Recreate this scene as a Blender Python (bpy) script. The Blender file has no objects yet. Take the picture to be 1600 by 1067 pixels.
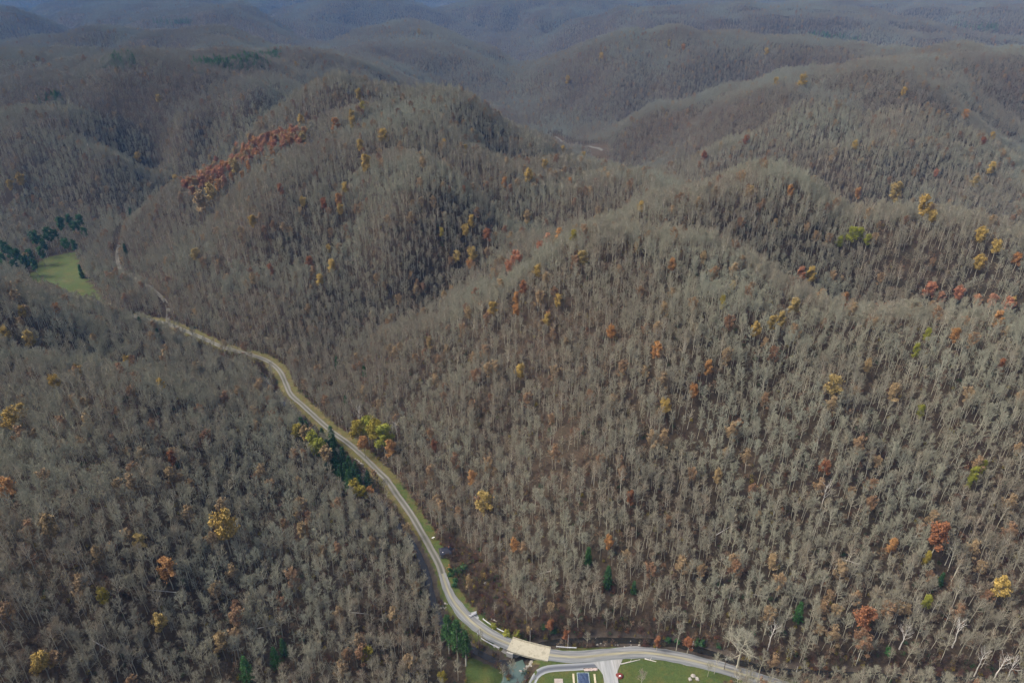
import bpy, math, random
import numpy as np
from math import radians as R

# ------------------------------------------------------------------ camera, sky, sun, exposure
sc = bpy.context.scene
C = sc.collection
CAM_H, PITCH, FPX = 260.0, R(27.6), 1067.0          # metres over the valley floor, tilt down, focal length in photo pixels
cam = bpy.data.cameras.new("camera")
cam.sensor_width, cam.lens = 36.0, 36.0 * FPX / 1600.0
cam.clip_start, cam.clip_end = 1.0, 40000.0
cam_ob = bpy.data.objects.new("camera", cam); C.objects.link(cam_ob)
cam_ob.location = (0, 0, CAM_H); cam_ob.rotation_euler = (R(90) - PITCH, 0, 0)
sc.camera = cam_ob

SUN_EL, SUN_AZ = R(52), R(-95)                        # azimuth measured from +Y (view direction) towards +X
w = bpy.data.worlds.new("World"); sc.world = w; w.use_nodes = True
nt = w.node_tree
sky = nt.nodes.new("ShaderNodeTexSky"); sky.sky_type = 'NISHITA'; sky.sun_disc = False
sky.sun_elevation, sky.sun_rotation = SUN_EL, SUN_AZ
sky.air_density, sky.dust_density, sky.ozone_density = 0.7, 7.0, 0.6
nt.links.new(sky.outputs[0], nt.nodes["Background"].inputs[0])
nt.nodes["Background"].inputs[1].default_value = 0.105
sun = bpy.data.lights.new("sun", 'SUN'); sun.energy = 1.15; sun.angle = R(24); sun.color = (1.0, 0.96, 0.90)
sun_ob = bpy.data.objects.new("sun", sun); C.objects.link(sun_ob)
sun_ob.rotation_euler = (R(90) - SUN_EL, 0, math.pi - SUN_AZ); sun_ob.location = (-200, 100, 600)

sc.view_settings.view_transform = 'Standard'; sc.view_settings.look = 'None'
sc.view_settings.exposure = 1.2; sc.view_settings.gamma = 1.0
sc.cycles.max_bounces = 4; sc.cycles.diffuse_bounces = 2; sc.cycles.glossy_bounces = 2
sc.cycles.transmission_bounces = 2; sc.cycles.volume_bounces = 0; sc.cycles.transparent_max_bounces = 8
sc.cycles.caustics_reflective = False; sc.cycles.caustics_refractive = False
sc.cycles.use_denoising = True

# ------------------------------------------------------------------ helpers
rng = np.random.default_rng(7)
random.seed(7)
CP, SP = math.cos(PITCH), math.sin(PITCH)

def ray(u, v):
    x, y = (u - 800) / FPX, -(v - 533.5) / FPX
    return np.array([x, CP + y * SP, -SP + y * CP])
def at_z(u, v, z):
    d = ray(u, v); t = (z - CAM_H) / d[2]
    return np.array([d[0] * t, d[1] * t, z])
def project(x, y, z):
    dz = z - CAM_H
    f = y * CP - dz * SP; up = dz * CP + y * SP
    f = np.maximum(f, 1e-3)
    return 800 + x / f * FPX, 533.5 - up / f * FPX, f
def sstep(a, b, x):
    t = np.clip((x - a) / (b - a), 0, 1); return t * t * (3 - 2 * t)

def perlin(x, y, seed):
    g = np.random.default_rng(seed); ang = g.random((256, 256)) * 2 * np.pi
    gx, gy = np.cos(ang), np.sin(ang)
    x0, y0 = np.floor(x).astype(int), np.floor(y).astype(int)
    fx, fy = x - x0, y - y0
    def dot(i, j):
        a, b = (x0 + i) & 255, (y0 + j) & 255
        return gx[a, b] * (fx - i) + gy[a, b] * (fy - j)
    sx, sy = fx ** 3 * (fx * (fx * 6 - 15) + 10), fy ** 3 * (fy * (fy * 6 - 15) + 10)
    a = dot(0, 0) * (1 - sx) + dot(1, 0) * sx
    b = dot(0, 1) * (1 - sx) + dot(1, 1) * sx
    return (a * (1 - sy) + b * sy) * 1.5

def densify(pts, step):
    pts = np.asarray(pts, float); out = [pts[0]]
    for a, b in zip(pts[:-1], pts[1:]):
        n = max(1, int(np.linalg.norm((b - a)[:2]) / step))
        for k in range(1, n + 1): out.append(a + (b - a) * k / n)
    return np.array(out)
def smooth_line(pts, step):
    """Catmull-Rom through the points, resampled evenly."""
    p = np.asarray(pts, float); p = np.vstack([2 * p[0] - p[1], p, 2 * p[-1] - p[-2]]); out = []
    for i in range(1, len(p) - 2):
        for t in np.linspace(0, 1, 16, endpoint=False):
            out.append(0.5 * (2 * p[i] + (p[i + 1] - p[i - 1]) * t + (2 * p[i - 1] - 5 * p[i] + 4 * p[i + 1] - p[i + 2]) * t * t
                              + (3 * p[i] - p[i - 1] - 3 * p[i + 1] + p[i + 2]) * t ** 3))
    out.append(p[-2]); out = np.array(out)
    s = np.concatenate([[0], np.cumsum(np.linalg.norm(np.diff(out[:, :2], axis=0), axis=1))])
    n = max(2, int(s[-1] / step)); q = np.linspace(0, s[-1], n)
    return np.stack([np.interp(q, s, out[:, k]) for k in range(out.shape[1])], 1)
def line_dist(x, y, line):
    """distance to a polyline (densified points) and the height of its nearest point"""
    d2 = np.full(x.shape, 1e12); zz = np.zeros(x.shape)
    for p in line:
        q = (x - p[0]) ** 2 + (y - p[1]) ** 2
        m = q < d2; d2[m] = q[m]; zz[m] = p[2]
    return np.sqrt(d2), zz
def in_poly(x, y, poly):
    c = np.zeros(x.shape, bool); n = len(poly)
    for i in range(n):
        x1, y1 = poly[i][:2]; x2, y2 = poly[i - 1][:2]
        if y1 == y2: continue
        k = ((y1 > y) != (y2 > y)) & (x < (x2 - x1) * (y - y1) / (y2 - y1) + x1)
        c ^= k
    return c

# ------------------------------------------------------------------ terrain: ridges and hollows
TREE_TOP = 15.0
class Crest(np.ndarray): crest = True
def ridge(pts):                                       # photo silhouettes of tree tops -> ground below
    o = np.array([at_z(*p) for p in pts]); o[:, 2] -= TREE_TOP; return o.view(Crest)
def floor_(pts): return np.array([at_z(*p) for p in pts])

ROAD_PIX = [(1235, 1076, 0), (1150, 1050, 0), (1100, 1036, 0), (1050, 1025, 0), (1000, 1019, 0), (950, 1022, 0), (910, 1026, 0), (868, 1024, .3),
            (835, 1017, .4), (800, 1007, .4), (770, 994, .4), (742, 975, .5), (720, 954, .6), (703, 929, .8), (694, 905, 1), (685, 880, 1.2), (672, 855, 1.5),
            (655, 825, 2), (640, 800, 2.2), (622, 775, 2.6), (605, 750, 3), (590, 735, 3.2), (570, 715, 3.6), (545, 693, 4), (520, 675, 4.4), (500, 658, 4.8),
            (475, 635, 5.3), (455, 617, 6), (447, 600, 6.3), (437, 580, 6.8), (420, 565, 7.2), (395, 555, 7.6), (372, 549, 8), (340, 539, 8.5), (312, 526, 9.2),
            (285, 515, 10), (262, 506, 10.4), (235, 500, 10.8), (205, 492, 11)]
ROAD = smooth_line(floor_(ROAD_PIX), 3.0)
TRACK = smooth_line(floor_([(262, 506, 10.4), (262, 480, 12), (250, 462, 13), (226, 443, 14), (205, 432, 15), (190, 425, 15.5), (183, 402, 17), (187, 380, 19), (196, 362, 22), (203, 348, 26)]), 3.0)
CREEK = smooth_line(floor_([(150, 470, 9), (235, 512, 8.6), (300, 540, 7.4), (360, 566, 6), (410, 585, 5), (425, 610, 4.2), (455, 640, 3.4), (500, 690, 2.6), (545, 722, 2), (572, 752, 1.4), (590, 780, 1),
                            (620, 815, .4), (645, 850, 0), (665, 890, -.6), (675, 930, -1), (690, 972, -1.3), (720, 1003, -1.6), (745, 1016, -1.8), (775, 1030, -2.0), (800, 1034, -2.2), (822, 1022, -2.4),
                            (845, 1006, -2.4), (880, 1000, -2.2), (940, 998, -2.0), (1000, 999, -1.9), (1060, 1005, -1.8), (1110, 1018, -1.7), (1160, 1034, -1.6), (1240, 1047, -1.5), (1400, 1055, -1.3), (1600, 1064, -1), (1750, 1070, -1)]), 3.0)
BRANCH = smooth_line(floor_([(800, 1034, -2.2), (806, 1050, -2.3), (800, 1070, -2.4), (785, 1100, -2.5), (770, 1140, -2.6)]), 3.0)

W = lambda *p: np.array(p, float)
SPEC = [
    # main valley floor
    ROAD[::12], CREEK[::12],
    W((0, 175, -1), (60, 150, -1), (120, 150, -1), (200, 150, 0), (280, 150, 2), (0, 120, 0), (60, 100, 0), (150, 90, 2), (-10, 60, 2)),
    floor_([(90, 425, 12), (130, 440, 12), (70, 405, 14), (20, 425, 13), (160, 380, 17), (230, 420, 16), (215, 345, 24)]),
    # left foreground hill: crest leaves the frame at left
    ridge([(-40, 425, 86), (0, 437, 78), (80, 452, 62), (160, 480, 48), (225, 512, 36)]),
    W((-360, 330, 74), (-330, 260, 76), (-290, 200, 74), (-240, 150, 70), (-190, 100, 66), (-420, 420, 84), (-520, 480, 70)),
    W((-470, 520, 40), (-560, 560, 20), (-400, 540, 18)),
    floor_([(90, 700, 58), (60, 850, 58), (60, 1000, 52), (250, 620, 38), (260, 760, 40), (250, 900, 38), (250, 1020, 32), (420, 700, 20), (440, 830, 20), (480, 950, 16), (500, 1050, 10), (560, 830, 8), (600, 960, 6),
            (340, 640, 25), (640, 1040, 1)]),
    # spur between the road bend and the hollow, rising to the right-hand hill
    ridge([(1050, 296, 126), (1000, 310, 122), (930, 340, 116), (880, 360, 110), (830, 393, 100), (790, 418, 92), (740, 443, 78), (690, 465, 66), (640, 490, 54), (595, 528, 38), (555, 568, 26)]),
    # right-hand hill: far crest and near crest with a hollow between them
    ridge([(1050, 296, 126), (1120, 295, 124), (1200, 298, 122), (1300, 307, 118), (1400, 325, 110), (1480, 355, 102), (1540, 383, 94), (1600, 412, 86), (1700, 460, 76)]),
    ridge([(1040, 340, 126), (1090, 392, 120), (1150, 415, 116), (1220, 428, 112), (1300, 445, 109), (1400, 462, 105), (1500, 475, 102), (1600, 490, 98), (1720, 510, 92)]),
    W((188, 458, 78), (218, 438, 53), (255, 430, 41), (325, 400, 31), (400, 380, 20)),
    # front face of the right-hand hill
    floor_([(900, 985, 2), (1000, 985, 2), (1100, 1000, 2), (1250, 1020, 2), (1420, 1032, 3), (1600, 1040, 5), (860, 930, 6), (780, 850, 8), (720, 770, 9), (640, 700, 12), (570, 640, 14)]),
    floor_([(1250, 620, 72), (1250, 800, 37), (1050, 560, 82), (1000, 760, 40), (880, 520, 76), (860, 680, 45), (750, 620, 41), (1450, 640, 68), (1450, 850, 28), (1590, 650, 66), (1590, 850, 30)]),
    # hollow behind the spur, and the central hill's front face
    floor_([(560, 540, 13), (610, 500, 19), (670, 465, 28), (740, 430, 40)]),
    W((70, 575, 62), (140, 640, 40), (60, 640, 70)),
    floor_([(330, 480, 22), (430, 500, 26), (300, 400, 44), (420, 400, 56), (520, 420, 50), (560, 330, 84), (460, 300, 88), (680, 330, 88), (800, 330, 76), (900, 320, 80), (640, 420, 50), (390, 330, 74)]),
    # central hill: left spur with red trees, front crest, hidden back crest
    ridge([(205, 345, 40), (240, 318, 52), (285, 290, 70), (330, 262, 86), (385, 232, 104), (440, 205, 122), (500, 195, 130), (545, 188, 135), (585, 197, 134), (640, 214, 130), (700, 229, 120), (780, 238, 112), (856, 241, 106),
           (925, 250, 98), (975, 270, 96), (1020, 290, 100)]),
    ridge([(545, 188, 135), (535, 150, 146), (530, 124, 160), (575, 127, 158), (650, 129, 156), (700, 137, 150), (750, 152, 140), (800, 180, 118), (850, 208, 88), (880, 224, 60)]),
    W((-60, 960, 70), (20, 980, 46), (90, 1020, 22), (0, 775, 72), (50, 800, 58), (100, 830, 45), (150, 850, 40)),
    # far road valley between the hills
    floor_([(870, 216, 8), (900, 230, 6), (925, 245, 6), (950, 262, 5)]),
    W((180, 1000, 8), (260, 880, 8), (340, 760, 8), (440, 680, 8), (560, 600, 8), (700, 540, 8), (330, 640, 16), (470, 560, 14), (60, 1400, 10), (-20, 1560, 14)),
    # right background hill
    ridge([(925, 212, 36), (950, 200, 52), (1000, 180, 78), (1050, 165, 96), (1100, 150, 112), (1175, 130, 134), (1210, 115, 148), (1250, 104, 158), (1300, 100, 162), (1375, 97, 163), (1425, 101, 160), (1465, 120, 148), (1490, 140, 134),
           (1515, 165, 114), (1550, 190, 92), (1600, 225, 70)]),
    ridge([(1375, 97, 163), (1480, 92, 160), (1560, 90, 158), (1640, 92, 156)]),
    ridge([(965, 243, 30), (1025, 215, 58), (1100, 186, 92), (1150, 166, 112), (1225, 146, 132)]),
    floor_([(1300, 250, 78), (1300, 180, 112), (1450, 280, 63), (1560, 330, 36), (1150, 260, 66)]),
    W((760, 980, 40), (850, 1060, 70), (700, 1300, 60), (500, 1400, 40), (300, 1380, 20)),
    # hills behind the far road
    ridge([(775, 152, 34), (800, 128, 60), (850, 97, 100), (900, 72, 134), (950, 56, 156), (1000, 43, 172), (1075, 42, 172), (1150, 50, 164), (1275, 55, 160), (1350, 65, 158), (1425, 76, 156)]),
    floor_([(850, 190, 16), (960, 140, 67), (1080, 110, 106), (1000, 90, 119)]),
    ridge([(540, 78, 112), (580, 62, 126), (620, 55, 132), (680, 66, 124), (740, 82, 106), (790, 100, 80), (820, 112, 56)]),
    ridge([(590, 40, 150), (640, 30, 152), (700, 48, 132), (760, 74, 100), (800, 94, 70)]),
    floor_([(825, 110, 40), (760, 140, 37), (640, 110, 77), (600, 100, 95)]),
    W((-150, 1330, 60), (-250, 1500, 40), (-100, 1700, 30)),
    # left background hill
    ridge([(-80, 165, 120), (0, 150, 134), (80, 146, 138), (140, 126, 150), (195, 102, 164), (240, 88, 172), (290, 95, 166), (340, 104, 160), (400, 104, 158), (440, 118, 150), (480, 142, 134), (505, 160, 116)]),
    floor_([(60, 330, 36), (60, 220, 95), (180, 250, 78), (280, 200, 100), (400, 160, 127), (0, 380, 22), (120, 345, 28), (240, 285, 50), (330, 235, 72), (440, 175, 115)]),
    W((-330, 960, 70), (-450, 870, 45)),
    ridge([(-60, 90, 150), (20, 76, 160), (100, 70, 164), (170, 80, 158), (215, 90, 150)]),
    ridge([(120, 48, 166), (220, 46, 168), (300, 42, 172), (360, 44, 170), (400, 62, 150), (430, 76, 130)]),
    ridge([(360, 84, 150), (420, 82, 158), (480, 80, 160), (540, 84, 150), (600, 105, 110)]),
    W((-880, 1180, 50), (-830, 1500, 70), (-640, 1650, 30), (-900, 1750, 40), (-480, 1350, 60)),
]
def back(line, f, dz): o = np.array(densify(line, 90)); o[:, :2] *= f; o[:, 2] = np.maximum(o[:, 2] - dz, 14); return o
for k in [i for i, s in enumerate(SPEC) if len(s) > 3 and s[:, 1].mean() > 1350 and s[:, 2].mean() > 70]:   # far crests fall away behind
    SPEC.append(back(SPEC[k], 1.16, 75))
lines = [densify(s, 45) for s in SPEC if getattr(s, 'crest', False)]
spots = [s for s in SPEC if not getattr(s, 'crest', False)]
keep = []
for p in np.vstack(lines):                            # crests first, thinned
    if all((p[0] - q[0]) ** 2 + (p[1] - q[1]) ** 2 > 14 ** 2 for q in keep): keep.append(p)
crest = np.array(keep)
for p in np.vstack(spots):                            # then floors and slopes, leaving out what would make a cliff under a crest
    d = np.hypot(crest[:, 0] - p[0], crest[:, 1] - p[1])
    if (np.abs(crest[:, 2] - p[2]) / (d + 1e-6)).max() > 0.8: continue
    if all((p[0] - q[0]) ** 2 + (p[1] - q[1]) ** 2 > 14 ** 2 for q in keep): keep.append(p)
ctrl = np.array(keep)

def tps_kernel(r2): return 0.5 * r2 * np.log(r2 + 1e-12)
cx, cy, cz = ctrl[:, 0] / 1000, ctrl[:, 1] / 1000, ctrl[:, 2]
n = len(cx)
K = tps_kernel((cx[:, None] - cx) ** 2 + (cy[:, None] - cy) ** 2) + np.eye(n) * 2e-5
P = np.stack([np.ones(n), cx, cy], 1)
A = np.zeros((n + 3, n + 3)); A[:n, :n] = K; A[:n, n:] = P; A[n:, :n] = P.T
sol = np.linalg.solve(A, np.concatenate([cz, np.zeros(3)]))

def far_hills(x, y):
    wx = x + 180 * perlin(x / 900, y / 900, 11); wy = y + 180 * perlin(x / 900 + 40, y / 900, 12)
    a = np.abs(perlin(wx / 1050, wy / 1050, 21)); b = np.abs(perlin(wx / 560 + 9, wy / 560, 22)); c = np.abs(perlin(wx / 190, wy / 190 + 5, 23))
    r = np.sqrt(x * x + y * y)
    top = 205 + 22 * perlin(x / 1700, y / 1700, 24)
    return 8 + top * (1 - np.exp(-1.65 * (1.75 * a + .75 * b))) + 18 * (c - 0.3)

def height_exact(x, y):
    sh = x.shape; x = x.ravel(); y = y.ravel(); out = np.empty(x.shape)
    for s in range(0, len(x), 20000):
        X, Y = x[s:s + 20000], y[s:s + 20000]
        r2 = (X[:, None] / 1000 - cx) ** 2 + (Y[:, None] / 1000 - cy) ** 2
        h = tps_kernel(r2) @ sol[:n] + sol[n] + sol[n + 1] * X / 1000 + sol[n + 2] * Y / 1000
        wgt = sstep(0.12, 0.52, np.sqrt(r2.min(1)))
        h = h * (1 - wgt) + far_hills(X, Y) * wgt
        # side spurs and hollows on the slopes, none on the valley floor
        q = X + 30 * perlin(X / 220, Y / 220, 31)
        bl = np.abs(perlin(q / 150, Y / 150, 32)) * 36 + np.abs(perlin(q / 64, Y / 64, 33)) * 8 - 11
        h = h + bl * sstep(8, 45, h) * (1.0 - 0.35 * sstep(600, 1500, np.hypot(X, Y)))
        out[s:s + 20000] = h
    return out.reshape(sh)

def axis(lo, a, b, hi, fine, grow, cap):
    out = list(np.arange(a, b + fine, fine)); s = fine
    while out[-1] < hi: s = min(s * grow, cap); out.append(out[-1] + s)
    s = fine; pre = []; p = a
    while p > lo: s = min(s * grow, cap); p -= s; pre.append(p)
    return np.array(pre[::-1] + out)
GX = axis(-7000, -300, 330, 7000, 2.2, 1.03, 60)
GY = axis(40, 140, 540, 9200, 2.2, 1.03, 60)
MX, MY = np.meshgrid(GX, GY)
HZ = height_exact(MX, MY)
near = (np.abs(MX) < 760) & (MY < 900)
idx = np.nonzero(near)
xs, ys, hz = MX[idx], MY[idx], HZ[idx]
# road bench, track bench, then the creek bed cut below them
for ln, w0, w1 in ((ROAD, 6.5, 22), (TRACK, 3.0, 10)):
    d, z = line_dist(xs, ys, ln); k = 1 - sstep(w0, w1, d); hz = hz * (1 - k) + (z - 0.12) * k
for ln, half in ((CREEK, 2.0), (BRANCH, 4.0)):
    d, z = line_dist(xs, ys, ln); k = 1 - sstep(half, half + 5.5, d); hz = np.where(k > 0, np.minimum(hz, hz * (1 - k) + (z - 1.2) * k), hz)
HZ[idx] = hz

def ground(x, y):
    x = np.asarray(x, float); y = np.asarray(y, float)
    i = np.clip(np.searchsorted(GX, x) - 1, 0, len(GX) - 2); j = np.clip(np.searchsorted(GY, y) - 1, 0, len(GY) - 2)
    fx = np.clip((x - GX[i]) / (GX[i + 1] - GX[i]), 0, 1); fy = np.clip((y - GY[j]) / (GY[j + 1] - GY[j]), 0, 1)
    return (HZ[j, i] * (1 - fx) + HZ[j, i + 1] * fx) * (1 - fy) + (HZ[j + 1, i] * (1 - fx) + HZ[j + 1, i + 1] * fx) * fy
def hit(u, v, up=0.0):
    """where the sight line of a photo point meets the ground raised by `up` metres"""
    d = ray(u, v); t = np.concatenate([np.arange(120, 1500, 1.0), np.arange(1500, 9000, 6.0)])
    x, y, z = d[0] * t, d[1] * t, CAM_H + d[2] * t
    g = ground(x, y); below = np.nonzero(z < g + up)[0]
    k = below[0] if len(below) else len(t) - 1
    return np.array([x[k], y[k], g[k]]), t[k]

# ------------------------------------------------------------------ materials
def new_mat(name, rough=0.9):
    m = bpy.data.materials.new(name); m.use_nodes = True
    b = m.node_tree.nodes["Principled BSDF"]; b.inputs["Roughness"].default_value = rough
    b.inputs["Specular IOR Level"].default_value = 0.2
    return m, m.node_tree, b
def noise_ramp(t, vec, scale, cols, detail=6, rough=0.6):
    nz = t.nodes.new("ShaderNodeTexNoise"); nz.inputs["Scale"].default_value = scale; nz.inputs["Detail"].default_value = detail; nz.inputs["Roughness"].default_value = rough
    if vec is not None: t.links.new(vec, nz.inputs["Vector"])
    rp = t.nodes.new("ShaderNodeValToRGB"); t.links.new(nz.outputs["Fac"], rp.inputs[0]); set_ramp(rp, cols)
    return rp.outputs[0]
def set_ramp(rp, cols):
    e = rp.color_ramp.elements
    while len(e) < len(cols): e.new(0.5)
    for el, (p, c) in zip(e, cols): el.position = p; el.color = (*c, 1)
def mixc(t, a, b, fac, mode='MIX'):
    m = t.nodes.new("ShaderNodeMix"); m.data_type = 'RGBA'; m.blend_type = mode
    for s, i in ((a, 6), (b, 7), (fac, 0)):
        if hasattr(s, 'node'): t.links.new(s, m.inputs[i])
        else: m.inputs[i].default_value = (*s, 1) if isinstance(s, tuple) else s
    return m.outputs[2]
def plain(name, cols, scale=1.0, rough=0.85, bump=0.0):
    m, t, b = new_mat(name, rough)
    tc = t.nodes.new("ShaderNodeTexCoord")
    c = noise_ramp(t, tc.outputs["Object"], scale, [(0.3 + 0.4 * i / max(1, len(cols) - 1), k) for i, k in enumerate(cols)])
    t.links.new(c, b.inputs["Base Color"])
    if bump:
        bp = t.nodes.new("ShaderNodeBump"); bp.inputs["Strength"].default_value = bump
        nz = t.nodes.new("ShaderNodeTexNoise"); nz.inputs["Scale"].default_value = scale * 6; t.links.new(tc.outputs["Object"], nz.inputs["Vector"])
        t.links.new(nz.outputs["Fac"], bp.inputs["Height"]); t.links.new(bp.outputs[0], b.inputs["Normal"])
    return m

def tree_mat(name, cols, patch=None, rough=0.9, fine=None):
    """colour differs from tree to tree (random per tree) and from stand to stand (noise of the tree's own place)"""
    m, t, b = new_mat(name, rough)
    oi = t.nodes.new("ShaderNodeObjectInfo")
    rp = t.nodes.new("ShaderNodeValToRGB"); t.links.new(oi.outputs["Random"], rp.inputs[0]); set_ramp(rp, cols); rp.color_ramp.interpolation = 'LINEAR'
    c = rp.outputs[0]
    if patch:
        pc = noise_ramp(t, oi.outputs["Location"], patch[0], patch[1], 3, 0.6)
        c = mixc(t, c, pc, patch[2])
    if fine:
        tc = t.nodes.new("ShaderNodeTexCoord")
        fc = noise_ramp(t, tc.outputs["Object"], fine[0], [(0.3, (fine[1],) * 3), (0.7, (1.0,) * 3)], 2)
        c = mixc(t, c, fc, 1.0, 'MULTIPLY')
    t.links.new(c, b.inputs["Base Color"])
    return m

M = {}
M['twig'] = tree_mat('twigs', [(0, (.205, .196, .135)), (.3, (.28, .275, .19)), (.5, (.212, .222, .178)), (.65, (.315, .322, .235)), (.8, (.20, .16, .105)), (.9, (.25, .17, .095)), (1, (.21, .17, .125))],
                     (0.011, [(.32, (.175, .138, .098)), (.46, (.235, .213, .156)), (.56, (.25, .25, .18)), (.68, (.27, .295, .225))], 0.62))
M['far_twig'] = tree_mat('far twigs', [(0, (.19, .185, .145)), (.3, (.25, .25, .195)), (.5, (.20, .21, .18)), (.65, (.28, .285, .225)), (.8, (.185, .145, .11)), (.9, (.23, .155, .10)), (1, (.19, .155, .13))],
                         (0.006, [(.32, (.155, .125, .10)), (.5, (.21, .20, .155)), (.66, (.22, .248, .205))], 0.65))
M['bark'] = tree_mat('bark', [(0, (.26, .25, .185)), (.4, (.40, .38, .285)), (.7, (.32, .305, .225)), (.9, (.52, .50, .40)), (1, (.37, .35, .27))])
M['pale_bark'] = tree_mat('pale bark', [(0, (.50, .48, .42)), (1, (.62, .60, .54))])
M['brown_leaf'] = tree_mat('dead brown leaves', [(0, (.10, .055, .032)), (.5, (.13, .075, .045)), (.8, (.17, .075, .035)), (1, (.12, .085, .05))])
M['late_leaf'] = tree_mat('last leaves', [(0, (.20, .115, .065)), (.35, (.25, .165, .09)), (.7, (.29, .215, .115)), (1, (.22, .16, .09))])
M['yellow'] = tree_mat('yellow leaves', [(0, (.42, .29, .08)), (.5, (.50, .36, .10)), (1, (.38, .29, .11))], None, .8, (.35, .55))
M['orange'] = tree_mat('orange leaves', [(0, (.42, .21, .075)), (1, (.46, .26, .10))], None, .8, (.35, .55))
M['rust'] = tree_mat('rust leaves', [(0, (.27, .11, .05)), (1, (.33, .15, .07))], None, .8, (.35, .55))
M['red'] = tree_mat('red leaves', [(0, (.46, .20, .11)), (.6, (.48, .26, .14)), (1, (.42, .22, .13))], None, .8, (.35, .55))
M['tan'] = tree_mat('tan leaves', [(0, (.38, .28, .13)), (1, (.42, .31, .16))], None, .8, (.35, .55))
M['olive'] = tree_mat('olive leaves', [(0, (.32, .27, .04)), (1, (.36, .29, .05))], None, .8, (.35, .55))
M['lime'] = tree_mat('yellow-green leaves', [(0, (.26, .28, .04)), (1, (.32, .33, .05))], None, .8, (.35, .55))
M['mid_pine'] = tree_mat('fresh pine needles', [(0, (.05, .12, .035)), (1, (.07, .15, .045))], None, .8, (.5, .5))
M['brush_twig'] = tree_mat('dark brush', [(0, (.07, .055, .04)), (.4, (.11, .085, .06)), (.7, (.10, .05, .045)), (1, (.09, .085, .05))])
M['far_pine'] = tree_mat('far pine needles', [(0, (.07, .15, .06)), (1, (.11, .21, .08))])
M['pine'] = tree_mat('pine needles', [(0, (.032, .085, .035)), (.6, (.045, .115, .042)), (1, (.06, .14, .05))], None, .8, (.5, .5))
M['bright_pine'] = tree_mat('bright needles', [(0, (.05, .14, .035)), (1, (.07, .17, .05))], None, .8, (.5, .5))
M['evergreen'] = tree_mat('evergreen leaves', [(0, (.04, .11, .04)), (1, (.07, .16, .055))], None, .7, (.6, .5))

# ------------------------------------------------------------------ mesh building
class MB:
    def __init__(s): s.v = []; s.f = []; s.n = 0
    def add(s, verts, faces):
        s.v.append(np.asarray(verts, float).reshape(-1, 3)); s.f += [[i + s.n for i in f] for f in faces]; s.n += len(s.v[-1])
    def tube(s, pts, radii, k=4):
        pts = np.asarray(pts, float); vs = []
        for i, p in enumerate(pts):
            d = pts[min(i + 1, len(pts) - 1)] - pts[max(i - 1, 0)]; d /= np.linalg.norm(d) + 1e-9
            a = np.cross(d, (0.31, 0.95, 0.05) if abs(d[2]) > 0.8 else (0, 0, 1)); a /= np.linalg.norm(a) + 1e-9; b = np.cross(d, a)
            for q in range(k):
                t = 2 * math.pi * q / k; vs.append(p + radii[i] * (a * math.cos(t) + b * math.sin(t)))
        fs = []
        for i in range(len(pts) - 1):
            for q in range(k):
                r = (q + 1) % k; fs.append([i * k + q, i * k + r, (i + 1) * k + r, (i + 1) * k + q])
        fs.append(list(range(k))[::-1]); fs.append([(len(pts) - 1) * k + q for q in range(k)])
        s.add(vs, fs)
    def box(s, c, size, rot=0.0, tilt=None):
        x, y, z = [q / 2 for q in size]
        v = np.array([(-x, -y, -z), (x, -y, -z), (x, y, -z), (-x, y, -z), (-x, -y, z), (x, -y, z), (x, y, z), (-x, y, z)])
        co, si = math.cos(rot), math.sin(rot)
        v = np.stack([v[:, 0] * co - v[:, 1] * si, v[:, 0] * si + v[:, 1] * co, v[:, 2]], 1) + np.array(c)
        s.add(v, [[0, 3, 2, 1], [4, 5, 6, 7], [0, 1, 5, 4], [1, 2, 6, 5], [2, 3, 7, 6], [3, 0, 4, 7]])
    def mesh(s, name, mat, smooth=False):
        m = bpy.data.meshes.new(name)
        if s.v: m.from_pydata(np.vstack(s.v).tolist(), [], s.f)
        m.materials.append(mat)
        if smooth: m.polygons.foreach_set('use_smooth', np.ones(len(m.polygons), bool))
        m.update(); return m
    def build(s, name, mat, parent=None, smooth=False):
        o = bpy.data.objects.new(name, s.mesh(name, mat, smooth)); C.objects.link(o)
        if parent: o.parent = parent
        return o
def tag(o, label=None, cat=None, group=None, kind=None):
    if label: o['label'] = label
    if cat: o['category'] = cat
    if group: o['group'] = group
    if kind: o['kind'] = kind
    return o
def thing(name, label, cat, loc, rz=0.0, scale=1.0, group=None):
    o = bpy.data.objects.new(name, None); C.objects.link(o); o.empty_display_size = 1
    o.location = loc; o.rotation_euler = (0, 0, rz); o.scale = (scale,) * 3 if np.isscalar(scale) else scale
    return tag(o, label, cat, group)
def child(name, mesh, parent):
    o = bpy.data.objects.new(name, mesh); C.objects.link(o); o.parent = parent; return o

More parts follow.
